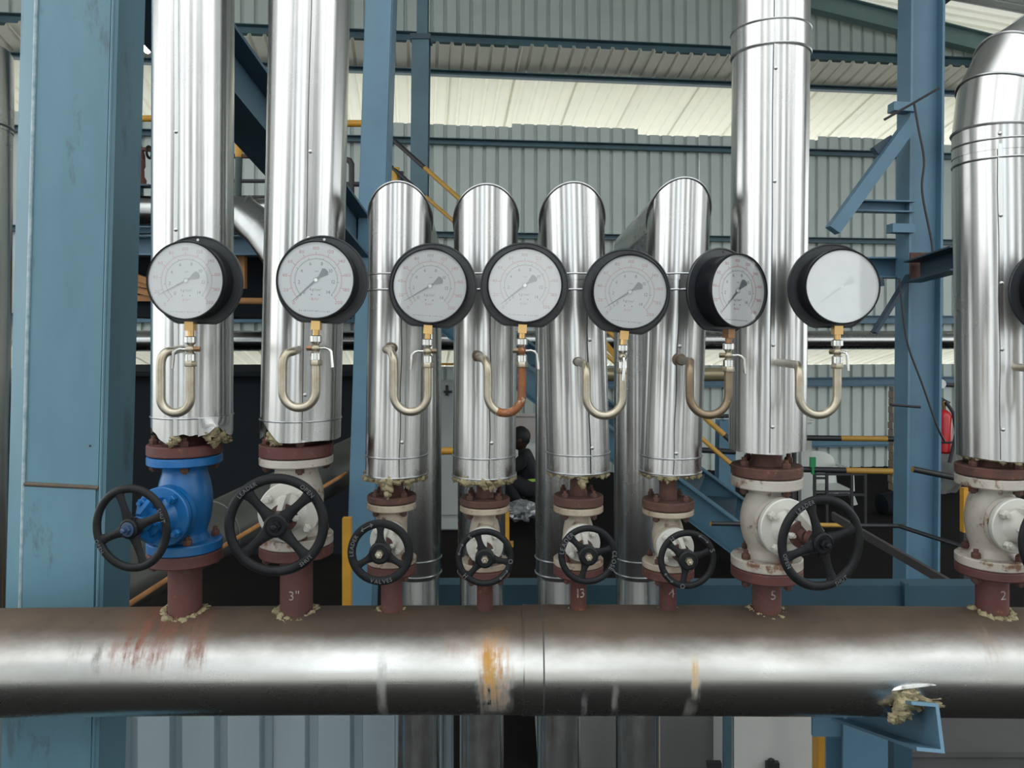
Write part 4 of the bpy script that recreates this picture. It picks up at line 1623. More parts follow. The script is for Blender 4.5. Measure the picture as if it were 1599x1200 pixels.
obj('bracket_arm', MB().chan(P(1425, 425, D - .16), P(1500, 403, D - .75), .10, .125, .009, side=1), M_navy, colr, smooth=False)
obj('gusset', MB().box(P(1436, 415, D - .13), (.11, .015, .15)), M_rust, colr, smooth=False)
obj('gusset', MB().beam(P(1365, 520, D - .1), P(1420, 430, D - .1), .02, .06, up=(0, -1, 0)), M_navy, colr, smooth=False)

tie = thing('cross_beam', P(1385, 420, 4.72), 'blue horizontal channel beam meeting the right column behind the glaring gauge', 'beam')
obj('channel', MB().chan(P(1100, 417, 4.75), P(1416, 419, 4.72), .12, .125, .009), M_bluem, tie, smooth=False)
obj('lower_tie', MB().beam(P(1380, 440, 4.6), P(1100, 475, 5.2), .04, .05), M_navy, tie, smooth=False)

# wires
def wire(pts, label, r=.006, D=4.4, mat=None):
    mb = MB()
    q = [P(px, py, d) for px, py, d in pts]
    sm = []
    for k in range(len(q) - 1):
        p_1, p0, p1, p2 = q[max(0, k - 1)], q[k], q[k + 1], q[min(len(q) - 1, k + 2)]
        for j in range(5):
            u = j / 5
            sm.append(.5 * ((2 * p0) + (p1 - p_1) * u + (2 * p_1 - 5 * p0 + 4 * p1 - p2) * u * u + (3 * p0 - p_1 - 3 * p1 + p2) * u ** 3))
    sm.append(q[-1])
    return tag(obj('wire', mb.sweep(sm, r, 6), mat or M_wire), label, 'wire')
wire([(1381, 187, 4.3), (1400, 176, 4.3), (1428, 160, 4.3), (1466, 138, 4.3)], 'dark rod tied across the right column near its top bracket', .008)
wire([(1427, 160, 4.35), (1434, 200, 4.35), (1443, 250, 4.35), (1440, 300, 4.35), (1455, 380, 4.35), (1456, 420, 4.35)], 'dark wire hanging down the face of the right column from its top bracket', .007)
wire([(1404, 435, 4.3), (1410, 490, 4.3), (1418, 540, 4.3), (1440, 600, 4.3), (1463, 665, 4.3), (1475, 690, 4.35)], 'thin dark cable slanting down across the lower right column', .006)
wire([(1391, 632, 4.4), (1412, 634, 4.4), (1437, 636, 4.4)], 'short dark bar crossing the right column at extinguisher height', .009)

# long dark pipe along the wall at eye level, and duct with elbow at left
q0, q1 = wp(wt(180), wz(533), 1.0), wp(wt(1500), wz(533), 1.0)
q0.z = q1.z = CZ - (532 - HY) / F * 8.2
tag(obj('wall_pipe', MB().sweep([q0, q1], .105, 32), M_duct), 'dull silver pipe running level along the whole back wall', 'pipe')
# left duct
t = thing('duct_pipe', P(300, 330, 5.4), 'grey metal duct bending down towards the right behind the two left tall pipes', 'duct')
D = 4.8
obj('duct', MB().sweep([P(120, 327, D), P(352, 333, D)], .095, 32), M_duct, t)
obj('duct_elbow', MB().sweep([P(350, 333, D - .02), P(383, 338, D - .06), P(412, 362, D - .12), P(440, 400, D - .2)], .114, 32), M_duct, t)
obj('duct_branch', MB().sweep([P(388, 330, D + .1), P(470, 326, D + .1)], .075, 28), M_duct, t)
for x in (352, 388):
    obj('band', MB().torus(P(x, 336, D - .04), (1, 0, -.12), .116, .007, 32, 6), M_ring, t)
# platform at left: beam, deck and added dark boxes for the shade below
D = 5.0
pl = thing('platform', P(360, 385, D), 'blue edged steel platform behind the two left tall pipes', 'platform')
obj('edge_beam', MB().chan(P(130, 385, D), P(585, 385, D), .14, .125, .009), M_bluem, pl, smooth=False)
obj('top_angle', MB().beam(P(130, 361, D - .02), P(585, 362, D - .02), .08, .035), M_bluem, pl, smooth=False)
pd0 = P(130, 372, D)
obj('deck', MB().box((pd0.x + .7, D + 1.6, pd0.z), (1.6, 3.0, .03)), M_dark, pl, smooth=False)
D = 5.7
tag(obj('shade_box', MB().box(P(365, 452, D), (1.56, .9, 90 / F * D)).box(P(365, 405, D), (1.60, .95, .03)), M_dark, smooth=False), 'dark box added for the shade under the blue platform', 'shade block')  # dark box added where the shade under the deck falls
tag(obj('shade_block', MB().box((gl(370, 6.4), 6.5, .70), (2.5, 1.2, 1.40)).box((gl(370, 6.4), 6.45, 1.39), (2.56, 1.3, .035)), M_dark, smooth=False), 'black block added for the shade at the left behind the blue valve', 'boiler')  # dark block added to keep the left background black
for k, (a, b, c_, d_) in enumerate(((185, 424, 260, 448), (185, 436, 262, 452), (185, 446, 262, 464), (190, 466, 262, 466))):
    tag(obj('timber_batten', MB().beam(P(a, b, 5.15 + .03 * k), P(c_, d_, 5.10 + .03 * k), .05, .042), M_wood, smooth=False),
        'orange timber batten left of the first gauge, %s' % ('topmost of four', 'second of four', 'third of four', 'lowest of four')[k], 'batten', 'battens by the first gauge')
tag(obj('orange_pipe', MB().sweep([P(330, 470, 5.255), P(330, 470, 5.0), P(470, 471, 5.0), P(470, 471, 5.255)], .022, 14), M_wood), 'thin orange pipe right of the first gauge', 'pipe')
tag(obj('timber_post', MB().box(P(378, 424, 5.05), (.05, .05, .23)), M_wood, smooth=False), 'orange upright batten right of the first gauge', 'batten')

# big diagonal brace behind pipes 1 and 2
D = 3.6
M_brace = paint('brace_paint', (.055, .105, .145), (.04, .08, .11), .5, scale=3)
br = thing('diagonal_beam', P(365, 125, 2.75), 'dark blue diagonal I beam passing behind the two left tall pipes', 'beam')
q0, q1 = P(365, 134, 2.75), P(566, 384, 4.36)
q0 = q0 + (q0 - q1) * .46
obj('beam', MB().hbeam(q0, q1, .16, .225, .014), M_brace, br, smooth=False)
obj('end_plate', MB().box(q1, (.17, .015, .25)), M_navy, br, smooth=False)

# mid columns
D = 4.3
c1 = thing('steel_column', (gl(565, D), D, 0), 'blue column between the leaning tall pipe and the leftmost bent pipe', 'column')
obj('shaft', MB().hbeam((gl(563, D), D, 0), (gl(599, D), D, 3.9), .150, .152, .011, up=(1, 0, 0)), M_bluem, c1, smooth=False)
obj('cover_plate', MB().prof((gl(563, D), D - .082, 0), (gl(599, D), D - .082, 3.9), [(-.070, -.004), (.070, -.004), (.070, .004), (-.070, .004)], up=(0, 1, 0)), M_bluem, c1, smooth=False)
D = 7.2
c2 = thing('steel_column', (gl(650, D), D, 0), 'darker blue column with a capped joint near its top, behind the stair rail', 'column')
zj = CZ - (62 - HY) / F * D
obj('shaft', MB().hbeam((gl(650, D), D, 0), (gl(658, D), D, zj), .16, .16, .012, up=(0, 1, 0)), M_blued, c2, smooth=False)
obj('upper_shaft', MB().hbeam((gl(660, D), D, zj), (gl(662, D), D, 5.9), .10, .12, .010, up=(0, 1, 0)), M_blued, c2, smooth=False)
obj('cap_plate', MB().box((gl(658, D), D, zj), (.19, .19, .05)), M_navy, c2, smooth=False)
D = 6.6
c3 = thing('steel_column', (gl(1131, D), D, 0), 'blue column half hidden behind the left edge of the tall ringed pipe', 'column')
obj('shaft', MB().hbeam((gl(1131, D), D, 0), (gl(1133, D), D, .95), .14, .14, .01, up=(0, 1, 0)), M_bluem, c3, smooth=False)

# landing handrails at left
D = 5.6
hr = thing('guard_rail', P(380, 300, D), 'yellow and dark green guard rail seen between the two left tall pipes', 'railing')
obj('post', MB().sweep([P(374, 185, D), P(373, 246, D)], .028, 12), M_yellow, hr)
obj('post', MB().sweep([P(373, 246, D), P(371, 312, D)], .026, 12), paint('rail_green', (.02, .045, .04), None, .5), hr)
obj('top_rail', MB().sweep([P(190, 185, D + .05), P(372, 186, D + .05)], .024, 12), M_yellow, hr)
obj('mid_rail', MB().sweep([P(360, 244, D), P(450, 244, D)], .017, 10), M_rust, hr)
obj('mid_rail', MB().sweep([P(360, 283, D), P(450, 283, D)], .014, 10), M_wire, hr)
obj('toe_rail', MB().sweep([P(360, 309, D), P(450, 309, D)], .017, 10), M_wire, hr)
D = 5.6
hr = thing('guard_rail', P(556, 275, D), 'black bent handrail end left of the blue column, by the leaning pipe', 'railing')
obj('rail', MB().sweep([P(520, 249, D), P(540, 249, D), P(546, 251, D), P(549, 257, D), P(549, 330, D)], .021, 12), M_wire, hr)
obj('mid_rail', MB().sweep([P(535, 288, D), P(570, 288, D)], .018, 10), M_wire, hr)
obj('top_rail', MB().sweep([P(520, 193, D + .3), P(575, 193, D + .3)], .027, 12), M_yellow, hr)
# rust red valve left of pipe 1
D = 4.8
rv = thing('relief_valve', P(219, 290, D), 'small rust red valve on a stand between the blue column and first pipe', 'valve')
obj('body', MB().lathe([(.045, 0), (.048, .032), (.036, .056), (.034, .104), (.042, .12), (.040, .19), (.024, .24), (.010, .29)], P(216, 290, D), (0, 0, 1), 20), M_ox, rv)
obj('arm', MB().sweep([P(216, 233, D), P(234, 234, D)], .014, 12), M_ox, rv)
obj('wheel', MB().torus(P(233, 238, D), (1, 0, 0), .036, .008, 24, 8), M_black, rv)
obj('stand', MB().box(P(218, 291, D), (.16, .10, .010)).box(P(218, 298, D), (.012, .08, .05)), M_navy, rv, smooth=False)
# lamp
lp = thing('bulb_lamp', P(228, 78, 7.0), 'bright bulb lamp seen in the gap left of the first tall pipe', 'lamp')
M_lamp = NT('lamp_bulb').set(color=(1, 1, 1), emis=(1, .98, .94), estr=9.0)
obj('bulb', MB().ball(P(230, 75, 7.0), (.038, .038, .050), 14, 10), M_lamp, lp)
obj('holder', MB().lathe([(.05, 0), (.055, .05), (.02, .09)], P(219, 84, 7.02), (-.6, 0, .6), 16), M_rust, lp)
obj('arm', MB().sweep([P(219, 84, 7.02), P(200, 70, 7.05), P(180, 60, 7.1), P(180, 60, 7.1) + Vector((0, 0, 2.2))], .012, 8), M_rust, lp)

# ------- staircase
M_stair = paint('stair_blue', (.045, .115, .165), (.035, .09, .13), .5, scale=3)
st = thing('staircase', P(1215, 905, 4.9), 'blue steel staircase with black and yellow handrails behind the bent pipes', 'stairs')
def spt(px, py, D):
    return P(px, py, D)
sa0, sa1 = P(585, 415, 6.2), P(1235, 905, 5.0)
sb0, sb1 = sa0 + Vector((.25, .75, 0)), sa1 + Vector((.25, .75, 0))
for a, b in ((sa0, sa1), (sb0, sb1)):
    obj('stringer', MB().chan(a, b, .07, .20, .008), M_stair, st, smooth=False)
for k in range(1, 13):
    u = k / 13
    c = (sa0.lerp(sa1, u) + sb0.lerp(sb1, u)) / 2
    obj('tread', MB().box(c, (.24, .72, .03), (0, 0, -.32)), M_navy, st, smooth=False)
def rail(parent, p0, p1, r, mat, name='handrail'):
    """a straight rail with its own axis, so the stripes run along it"""
    L = (p1 - p0).length
    q = Vector((1, 0, 0)).rotation_difference(p1 - p0).to_matrix().to_4x4()
    me = mesh_of(name, MB().sweep([(0, 0, 0), (L, 0, 0)], r, 12), mat)
    M = Matrix.Translation(p0) @ q
    if parent is None:
        return link(name, me, None, M)
    return link(name, me, parent, WM[parent.name].inverted() @ M)
rail(st, P(608, 213, 6.2), P(1145, 692, 5.1), .018, M_stripe)
rail(st, P(608, 258, 6.2), P(1145, 728, 5.1), .015, M_stripe)
obj('newel_post', MB().sweep([P(618, 262, 6.2), P(618, 330, 6.2)], .03, 12), M_yellow, st)
obj('newel_post', MB().sweep([P(626, 268, 6.18), P(626, 420, 6.18)], .022, 12), M_wire, st)
for u in (.35, .6, .85):
    pa = P(608, 213, 6.2).lerp(P(1145, 692, 5.1), u)
    pb = sa0.lerp(sa1, u + .02)
    obj('baluster', MB().sweep([pa, Vector((pa.x, pa.y, pb.z))], .018, 10), M_wire, st)

# yellow service pipe and line across the gaps
tag(obj('yellow_pipe', MB().sweep([P(925, 585, 7.0), P(1150, 585, 7.0)], .062, 24), paint('tan_pipe', (.40, .33, .18), (.30, .27, .19), .35, .5, scale=6)), 'tan yellow pipe running level behind the third and fourth bent pipes', 'pipe')
tag(obj('yellow_strut', MB().beam(P(935, 525, 6.8), P(985, 585, 6.8), .04, .05), M_yellow, smooth=False), 'yellow diagonal strut between the third and fourth bent pipes', 'strut')
tag(obj('yellow_strip', MB().beam(P(670, 569, 9.0), P(720, 569, 9.0), .04, .025), M_yellow, smooth=False), 'thin yellow strip above the pale cabinet', 'strip')
tag(obj('yellow_rail', MB().sweep([P(560, 707, 5.2), P(740, 704, 5.2)], .025, 12), M_yellow), 'yellow rail crossing the gap left of the second bent pipe', 'rail')
rail_a = rail(None, P(1090, 703, 5.9), P(1148, 706, 5.9), .022, M_stripe, 'barrier_rail')
tag(rail_a, 'short yellow and black barrier rail between the fourth bent and the ringed pipe', 'rail')
rail_a2 = rail(None, P(1085, 651, 6.2), P(1145, 650, 6.2), .016, M_wire, 'barrier_rail')
tag(rail_a2, 'thin dark rail left of the tall ringed pipe', 'rail')
for p0, p1, r_, lab in ((P(1240, 684, 7.2), P(1412, 686, 7.2), .026, 'upper black and yellow striped barrier left of the right column'),
                        (P(1236, 733, 6.2), P(1412, 737, 6.2), .024, 'lower black and yellow striped barrier in front of the white chair')):
    bt = thing('barrier', ((p0.x + p1.x) / 2, p0.y, 0), lab, 'barrier')
    rail(bt, p0, p1, r_, M_stripe, 'barrier_rail')
    for p in (p0, p1):
        obj('post', MB().sweep([(p.x, p.y, 0), (p.x, p.y, p.z)], .022, 12), M_wire, bt)
rail_d = rail(None, P(1425, 733, 4.3), P(1520, 752, 4.3), .017, M_stripe, 'barrier_rail')
tag(rail_d, 'striped rail end reaching from the right column behind the wide pipe', 'rail')
rail_e = rail(None, P(1110, 818, 4.0), P(1412, 822, 4.3), .012, M_stripe, 'barrier_rail')
tag(rail_e, 'thin striped pole low behind the large right handwheel', 'rail')
rail_f = rail(None, P(1404, 822, 4.25), P(1515, 858, 3.9), .012, M_stripe, 'barrier_rail')
tag(rail_f, 'thin striped pole slanting down past the foot of the right column', 'rail')
tag(obj('flat_bar', MB().beam(P(1300, 806, 3.4), P(1482, 912, 2.9), .012, .040, up=(0, -.6, .8)), paint('bare_steel', (.075, .07, .07), None, .6, .4), smooth=False),
    'loose grey flat steel bar leaning down to the right in front of the dark floor', 'bar')

# cabinet in the gap between bent pipes 1 and 2
D = 6.6
cb = thing('tall_cabinet', (gl(703, D), D, 0), 'pale grey green cabinet seen in the gap left of the second bent pipe', 'cabinet')
zt_, zm_, zb_ = (CZ - (p - HY) / F * D for p in (598, 806, 898))
obj('carcass', MB().box((gl(702, D), D + .2, zt_ / 2), (.30, .36, zt_)), M_greyg, cb, smooth=False)
obj('upper_door', MB().box((gl(702, D), D + .005, (zt_ + zm_) / 2), (.29, .02, zt_ - zm_ - .02)), M_greyg, cb, smooth=False)
obj('lower_door', MB().box((gl(702, D), D + .005, zm_ / 2), (.29, .02, zm_ - .03)), M_greyg, cb, smooth=False)
obj('handle', MB().sweep([P(698, 602, D - .02), P(698, 618, D - .03)], .012, 8).sweep([P(693, 612, D - .03), P(706, 612, D - .03)], .010, 8), M_wire, cb)
# white plate with pinkish sheet between bent pipes 2 and 3
D = 8.3
tag(obj('notice_board', MB().box(P(815, 667, D), (.30, .03, .27)).box(P(815, 648, D - .02), (.32, .04, .03)), paint('pinkish_board', (.55, .47, .44), (.60, .58, .56), .7, scale=4), smooth=False),
    'pale pinkish board behind the crouching person', 'board')
tag(obj('white_panel', MB().box(P(816, 712, 8.4), (.34, .04, .30)), flat('panel_white', (.85, .86, .84), .5), smooth=False), 'white panel behind the crouching person\'s back', 'board')  # plain white panel with nothing shown on it
tag(obj('foil_bundle', MB().ball(P(813, 797, 6.75), (.16, .20, .080), 28, 18, .22, 5, 2.0), M_silver), 'crumpled silver foil bundle on the floor by the crouching person', 'bundle')
tag(obj('yellow_post', MB().box(P(791, 824, 5.6), (.04, .04, .26)).box(P(791, 850, 5.6), (.10, .10, .02)), M_yellow, smooth=False), 'short yellow post behind the second small valve', 'post')
# yellow post left at x=543
D = 3.2
yp = thing('yellow_post', (gl(543, D), D, 0), 'yellow steel post behind the wheel of the third valve', 'post')
obj('post', MB().box((gl(542, D), D, .47), (.034, .034, CZ - (812 - HY) / F * D)), M_yellow, yp, smooth=False)
obj('foot', MB().box((gl(542, D), D, .006), (.12, .12, .012)), M_yellow, yp, smooth=False)
D = 4.1
yp = thing('yellow_post', (gl(1507, D), D, 0), 'yellow post with black foot left of the rightmost valve', 'post')
zA, zB = CZ - (762 - HY) / F * D, CZ - (831 - HY) / F * D
obj('post', MB().box((gl(1507, D), D, (zA + zB) / 2), (.036, .036, zA - zB)), M_yellow, yp, smooth=False)
obj('foot', MB().box((gl(1507, D), D, zB / 2), (.036, .036, zB)), M_wire, yp, smooth=False)
# large pipe lying diagonally on the left floor
t = thing('floor_pipe', P(300, 880, 4.0), 'big dull jacketed pipe sloping up to the right behind the blue valve', 'pipe')
obj('jacket', MB().sweep([P(150, 925, 3.1), P(390, 800, 3.9), P(565, 712, 4.8)], .135, 40), paint('dull_jacket', (.085, .085, .075), (.06, .06, .055), .45, .3, scale=5), t)
for a in (.3, .75):
    pc = P(150, 925, 3.1).lerp(P(390, 800, 3.9), a)
    obj('band', MB().torus(pc, P(390, 800, 3.9) - P(150, 925, 3.1), .136, .004, 40, 6), M_drum, t)
tag(obj('yellow_rail', MB().sweep([P(180, 958, 2.7), P(262, 905, 3.0), P(540, 740, 4.3)], .010, 12), M_wood), 'yellow rail running up beside the big sloping pipe on the left', 'rail')
# blue ground beam
gb = thing('ground_beam', P(1050, 928, 2.5), 'dark blue horizontal beam just above the header pipe, behind the rear pipes', 'beam')
D = 2.5
obj('beam', MB().chan(P(640, 928, D), P(1560, 930, D), .07, 40 / F * D, .006, side=-1), M_gbeam, gb, smooth=False)
obj('stiffener', MB().box(P(1412, 929, D - .04), (.012, .03, 38 / F * D)), M_gbeam, gb, smooth=False)
for px in (650, 1410):
    obj('leg', MB().box((gl(px, D), D + .03, (CZ - (948 - HY) / F * D) / 2), (.06, .06, CZ - (948 - HY) / F * D)), M_gbeam, gb, smooth=False)

# drum, seat, chair and frames at right
D = 7.6
dr = thing('oil_drum', (gl(1088, D), D, 0), 'grey round drum standing behind the fourth small valve', 'drum')
zt_ = CZ - (738 - HY) / F * D
obj('shell', MB().lathe([(.10, 0), (.12, .02), (.125, zt_ * .3), (.135, zt_ * .5), (.125, zt_ * .75), (.10, zt_)], (gl(1088, D), D, 0), (0, 0, 1), 28), M_drum, dr)
obj('rim', MB().torus((gl(1088, D), D, zt_), (0, 0, 1), .10, .010, 28, 8), M_drum, dr)
D = 7.8
chx = thing('plastic_chair', (gl(1285, D), D, 0), 'white plastic chair with rounded back behind the striped barrier rail', 'chair')
sz = CZ - (757 - HY) / F * D
tz = CZ - (709 - HY) / F * D
sz = tz - .34
vs = []
mb = MB()
n = 14
for o in (0, .02):
    for j in range(4):
        for k in range(n + 1):
            a = pi * k / n
            w = .22
            top = sz + (tz - sz) * (.35 + .65 * sin(a) ** .6)
            z = sz + (top - sz) * j / 3
            vs.append(Vector((gl(1285, D) - cos(a) * w, D + .20 - .05 * sin(a) - o + .05 * j / 3, z)))
q = 4 * (n + 1)
fs = []
for j in range(3):
    for k in range(n):
        a = j * (n + 1) + k
        fs.append((a, a + 1, a + n + 2, a + n + 1))
        fs.append((q + a, q + a + n + 1, q + a + n + 2, q + a + 1))
for k in range(n):
    a = 3 * (n + 1) + k
    fs.append((a, a + 1, q + a + 1, q + a))
obj('backrest', mb.add(vs, fs), M_plastic, chx)
obj('seat', MB().box((gl(1285, D), D, sz), (.42, .42, .03)), M_plastic, chx, smooth=False)
for sx in (-1, 1):
    obj('armrest', MB().sweep([(gl(1285, D) + sx * .22, D + .18, sz + .2), (gl(1285, D) + sx * .23, D - .15, sz + .2), (gl(1285, D) + sx * .22, D - .19, sz)], .018, 8), M_plastic, chx)
    for sy in (-1, 1):
        obj('leg', MB().beam((gl(1285, D) + sx * .19, D + sy * .19, sz), (gl(1285, D) + sx * .23, D + sy * .22, 0), .04, .035, up=(0, 1, 0)), M_plastic, chx, smooth=False)
tag(obj('green_sign', MB().box(P(1269, 722, 6.168), (.045, .02, .078)).box(P(1269, 735, 6.168), (.018, .02, .06)), M_green, smooth=False), 'small bright green tag in front of the white chair back', 'sign')
D = 6.7
fr = thing('black_frame', (gl(1310, D), D, 0), 'thin black tubular frame standing behind the large right handwheel', 'frame')
zt_ = CZ - (738 - HY) / F * D
for px in (1272, 1291, 1330, 1351):
    obj('post', MB().box((gl(px, D), D, zt_ / 2), (.022, .022, zt_)), M_wire, fr, smooth=False)
for py, a, b in ((741, 1270, 1353), (768, 1270, 1332), (773, 1290, 1353), (747, 1270, 1292)):
    obj('rail', MB().beam(P(a, py, D), P(b, py, D), .018, .018), M_wire, fr, smooth=False)
D = 8.3
bp = thing('brick_pier', (gl(1398, D), D, 0), 'narrow pale brick pier against the wall left of the right column', 'pier')
bme = mesh_of('brick', MB().box((0, 0, .036), (.105, .105, .072)), M_brick, smooth=False)
obj('mortar_core', MB().box((gl(1398, D), D, .56), (.09, .09, 1.12)), M_conc, bp, smooth=False)
k = 0
while k * .083 < 1.05:
    link('brick', bme, bp, Matrix.Translation(Vector((random.uniform(-.006, .006), 0, k * .083))) @ Matrix.Rotation(random.uniform(-.04, .04), 4, 'Z'))
    k += 1
D = 7.4
sd = thing('steel_stool', (gl(1255, D), D, 0), 'pale grey upright post beside the ringed pipe valve', 'post')
obj('post', MB().box((gl(1257, D), D, .42), (.10, .08, .84)), M_plastic, sd, smooth=False)
obj('head', MB().box((gl(1257, D), D, .85), (.14, .12, .02)), M_plastic, sd, smooth=False)
tag(obj('motor_casting', MB().lathe([(.05, 0), (.10, .03), (.11, .16), (.07, .20), (.04, .30)], P(1372, 789, 7.2), (1, .2, .05), 20), M_dark), 'small dark grey motor casting on the floor left of the right column', 'motor')
sk = thing('sack', P(1458, 750, 8.2), 'pale grey sack slumped on the floor right of the right column', 'sack')
z_ = .24
obj('bag', MB().ball((gl(1466, 8.2), 8.2, .26), (.24, .18, .30), 24, 16, .22, 9, 1.4), paint('sack_grey', (.13, .13, .125), (.10, .10, .095), .9, scale=8), sk)
obj('neck', MB().ball((gl(1462, 8.2), 8.2, .57), (.09, .08, .08), 14, 10, .3, 12), paint('sack_neck', (.12, .12, .115), None, .9), sk)
# dark low curb hiding the far floor edge
# fire extinguisher
D = 4.75
fe = thing('fire_extinguisher', P(1473, 712, D), 'red fire extinguisher hanging between the right column and the wide pipe', 'extinguisher')
zb_ = CZ - (708 - HY) / F * D
er = 11.2 / F * D
h_ = 68 / F * D
obj('cylinder', MB().lathe([(er * .75, 0), (er, er * .3), (er, h_ - er * .9), (er * .8, h_ - er * .35), (er * .3, h_)], (gl(1474, D), D, zb_), (0, 0, 1), 28), M_extred, fe)
obj('valve_head', MB().lathe([(er * .25, 0), (er * .3, .045), (er * .18, .06)], (gl(1474, D), D, zb_ + h_), (0, 0, 1), 14), M_brassd, fe)
obj('lever', MB().beam((gl(1468, D), D, zb_ + h_ + .07), (gl(1482, D), D, zb_ + h_ + .04), .02, .016), M_wire, fe, smooth=False)
obj('hose', MB().sweep([(gl(1474, D), D - .02, zb_ + h_ + .05), (gl(1484, D), D - .03, zb_ + h_ * .95), (gl(1485, D), D - .06, zb_ + h_ * .5), (gl(1480, D), D - .06, zb_ + .05), (gl(1474, D), D - .06, zb_ - .05)], .011, 8), M_wire, fe)
obj('wall_hook', MB().sweep([(gl(1447, D), D, zb_ + h_ + .16), (gl(1492, D), D + .02, zb_ + h_ + .15)], .014, 8), M_wire, fe)
obj('gauge_disc', MB().lathe([(.030, 0), (.028, .012)], (gl(1466, D), D - .02, zb_ + h_ + .16), (0, -1, 0), 16), M_box, fe)
obj('strap', MB().torus((gl(1474, D), D, zb_ + h_ * .27), (0, 0, 1), er * 1.02, .007, 24, 6), M_wire, fe)

# ------- below the header
D = 2.55
pw = thing('corrugated_screen', (gl(350, D), D, 0), 'blue grey corrugated sheet screen standing below the header at lower left', 'screen')
zt_ = CZ - (1075 - HY) / F * D
M_scr = paint('screen_grey_blue', (.40, .48, .50), (.30, .40, .47), .5, scale=2.5, st=(1, 1, .15), spots=(.18, .165, .15), spot_lo=.62)
me = mesh_of('screen_sheet', sheet_mb(2, zt_, (0, 0, 1), (1, 0, 0), (0, 1, 0), pitch=.15, deep=.03), M_scr, smooth=False)
Wi = WM[pw.name].inverted()
for k in range(5):
    link('screen_sheet', me, pw, Matrix.Translation(Wi @ Vector((gl(0, D) + .005 + k * .30, D + .004 * (k % 2), 0))))
obj('top_rail', MB().beam((gl(-20, D), D + .03, zt_), (gl(715, D), D + .03, zt_), .04, .03), M_bluem, pw, smooth=False)
D = 3.0
tag(obj('concrete_block', MB().box((gl(980, D), D + .25, .20), (.70, .5, .40)).box((gl(980, D), D + .25, .41), (.72, .52, .025)), M_conc, smooth=False), 'grey concrete block below the header between the rear pipes and white cabinet', 'block')
D = 2.75
wc = thing('white_cabinet', (gl(1207, D), D, 0), 'white metal cabinet with a dark latch below the header, left of the yellow post', 'cabinet')
zt_ = CZ - (1090 - HY) / F * D
obj('carcass', MB().box((gl(1208, D), D + .16, zt_ / 2), (.30, .30, zt_)), M_box, wc, smooth=False)
obj('door', MB().box((gl(1208, D), D, zt_ / 2), (.288, .014, zt_ - .03)), M_box, wc, smooth=False)
obj('corner_strip', MB().box((gl(1135, D), D - .002, zt_ / 2), (.028, .02, zt_)), M_blued, wc, smooth=False)
obj('latch', MB().box(P(1206, 1197, D - .02), (.045, .02, .03)).torus(P(1204, 1191, D - .02), (0, -1, 0), .012, .004, 16, 6), M_wire, wc)
obj('latch', MB().box(P(1115, 1194, D - .02), (.05, .02, .018)), M_wire, wc, smooth=False)
D = 2.5
yp = thing('yellow_post', (gl(1286, D), D, 0), 'yellow square post below the header, right of the white cabinet', 'post')
obj('post', MB().box((gl(1286, D), D, .31), (.054, .054, .62)), M_yellow, yp, smooth=False)
obj('foot', MB().box((gl(1286, D), D, .008), (.12, .12, .016)), M_yellow, yp, smooth=False)
D = 3.1
tag(obj('plinth', MB().box((gl(1560, D), D, .065), (1.0, .5, .13)).box((gl(1560, D), D, .14), (1.02, .52, .02)), paint('plinth_grey', (.075, .073, .075), (.06, .06, .06), .8, scale=3), smooth=False), 'dark grey plinth low at the bottom right corner', 'plinth')
tag(obj('steel_plate', MB().box((gl(1410, 2.9), 2.9, .35), (.10, .03, .70)).box((gl(1410, 2.9), 2.9, .70), (.11, .035, .01)), M_blued, smooth=False), 'dark blue upright plate below the header bracket', 'plate')

# ------- crouching person
D = 7.4
px_ = gl(818, D)
pe = thing('person', (px_, D, 0), 'person in dark clothes with a bright green belt band crouching behind the third bent pipe', 'person')


def skin_body(name, verts, edges, radii, mat, parent, root=0, sub=2):
    me = bpy.data.meshes.new(name)
    me.from_pydata([tuple(WM[parent.name].inverted() @ Vector(v)) for v in verts], edges, [])
    o = bpy.data.objects.new(name, me)
    COL.objects.link(o)
    sk_ = o.modifiers.new('skin', 'SKIN')
    o.modifiers.new('sub', 'SUBSURF').levels = sub
    for k, r in enumerate(radii):
        me.skin_vertices[0].data[k].radius = (r, r) if not isinstance(r, tuple) else r
    me.skin_vertices[0].data[root].use_root = True
    dg = bpy.context.evaluated_depsgraph_get()
    m2 = bpy.data.meshes.new_from_object(o.evaluated_get(dg))
    bpy.data.objects.remove(o)
    bpy.data.meshes.remove(me)
    m2.name = name
    m2.materials.clear()
    m2.materials.append(mat)
    m2.polygons.foreach_set('use_smooth', [True] * len(m2.polygons))
    return link(name, m2, parent)


b = Vector((px_, D, 0))
J = {
    'pelvis': (.07, 0, .20), 'belly': (.07, 0, .31), 'chest': (.03, -.02, .46), 'neck': (-.01, -.03, .575), 'head': (-.03, -.04, .655),
    'shl': (.01, -.18, .50), 'ell': (-.17, -.16, .37), 'wrl': (-.34, -.10, .31), 'shr': (.05, .15, .50), 'elr': (-.14, .14, .37), 'wrr': (-.33, .03, .30),
    'hil': (.07, -.10, .19), 'knl': (-.21, -.18, .37), 'anl': (-.03, -.16, .075), 'tol': (-.19, -.17, .035),
    'hir': (.07, .10, .19), 'knr': (-.20, .16, .38), 'anr': (-.01, .14, .075), 'tor': (-.17, .15, .035)}
names = list(J)
ix = {n: k for k, n in enumerate(names)}
E = [('pelvis', 'belly'), ('belly', 'chest'), ('chest', 'neck'), ('neck', 'head'), ('chest', 'shl'), ('shl', 'ell'), ('ell', 'wrl'), ('chest', 'shr'), ('shr', 'elr'), ('elr', 'wrr'),
     ('pelvis', 'hil'), ('hil', 'knl'), ('knl', 'anl'), ('anl', 'tol'), ('pelvis', 'hir'), ('hir', 'knr'), ('knr', 'anr'), ('anr', 'tor')]
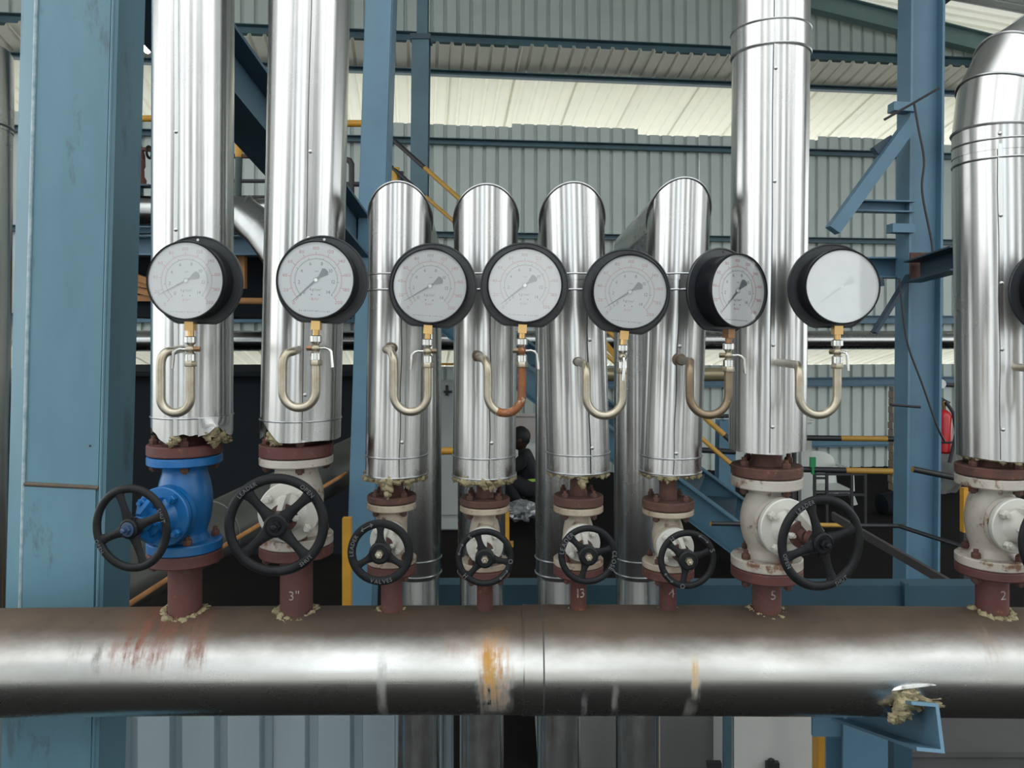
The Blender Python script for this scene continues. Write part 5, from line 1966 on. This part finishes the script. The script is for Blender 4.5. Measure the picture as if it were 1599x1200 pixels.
rad = dict(pelvis=.115, belly=.115, chest=.12, neck=.05, head=.055, shl=.062, ell=.042, wrl=.028, shr=.062, elr=.042, wrr=.028, hil=.09, knl=.06, anl=.042, tol=.035, hir=.09, knr=.06, anr=.042, tor=.035)
skin_body('body', [b + Vector(J[n]) for n in names], [(ix[a], ix[c]) for a, c in E], [rad[n] for n in names], M_cloth, pe)
hc = b + Vector((-.045, -.045, .685))
hd = MB().ball(hc, (.092, .074, .108), 24, 18)
hd.ball(hc + Vector((-.095, 0, -.015)), (.020, .013, .018), 10, 8)
hd.ball(hc + Vector((-.070, 0, -.065)), (.030, .038, .030), 12, 8)
hd.ball(hc + Vector((.005, -.074, -.008)), (.020, .009, .028), 10, 8)
hd.ball(hc + Vector((.005, .074, -.008)), (.020, .009, .028), 10, 8)
head = obj('head', hd, M_skin, pe)
obj('hair', MB().ball(hc + Vector((.014, 0, .022)), (.094, .080, .100), 22, 14, .05, 2, 3), M_hair, head)
for s in (-1, 1):
    obj('eye', MB().ball(hc + Vector((-.080, s * .028, .008)), (.010, .011, .009), 10, 8), M_plastic, head)
obj('mouth', MB().ball(hc + Vector((-.088, 0, -.052)), (.010, .022, .006), 10, 6), M_ox, head)
obj('belt_band', MB().lathe([(.119, 0), (.124, .004), (.124, .030), (.119, .034)], b + Vector((.068, 0, .285)), (-.08, 0, 1), 32), M_hiviz, pe)
for nm, s in (('wrl', -1), ('wrr', 1)):
    wv = b + Vector(J[nm])
    vv = [wv, wv + Vector((-.045, 0, -.012)), wv + Vector((-.075, 0, -.018))]
    ee, rr2 = [(0, 1), (1, 2)], [.024, (.036, .016), (.034, .014)]
    for q in range(4):
        oy = (q - 1.5) * .019
        ln_ = (.055, .068, .064, .050)[q]
        k0 = len(vv)
        vv += [wv + Vector((-.085, oy, -.022)), wv + Vector((-.085 - ln_ * .5, oy, -.034)), wv + Vector((-.085 - ln_ * .75, oy, -.062))]
        ee += [(2, k0), (k0, k0 + 1), (k0 + 1, k0 + 2)]
        rr2 += [.0095, .0085, .007]
    k0 = len(vv)
    vv += [wv + Vector((-.035, -s * .036, -.014)), wv + Vector((-.065, -s * .050, -.030))]
    ee += [(1, k0), (k0, k0 + 1)]
    rr2 += [.011, .008]
    skin_body('hand', vv, ee, rr2, M_skin, pe, 0, 1)

# ------- unseen blocks added to mirror dark streaks into the jackets
for k, (X, w, h) in enumerate(((-9.5, 2.6, 6.5), (-4.6, 1.2, 7.5), (-1.1, 1.0, 6.0), (2.3, 1.8, 7.0), (6.6, 1.3, 7.5), (11.5, 3.2, 6.5))):
    struct(obj('streak_block_%d' % (k + 1), MB().box((X, -9.5, h / 2), (w, 2.0, h)), M_conc, smooth=False))

# ------- unseen columns added behind the camera to streak the jackets' reflections
for k, (X, Y) in enumerate(((-5.2, -1.4), (-2.3, -1.4), (2.1, -1.4), (5.0, -1.4), (8.2, -1.4))):
    struct(obj('trim_%d' % (30 + k), MB().hbeam((X, Y, 0), (X, Y, 5.6), .2, .2, .014, up=(0, 1, 0)), M_bluem, smooth=False))
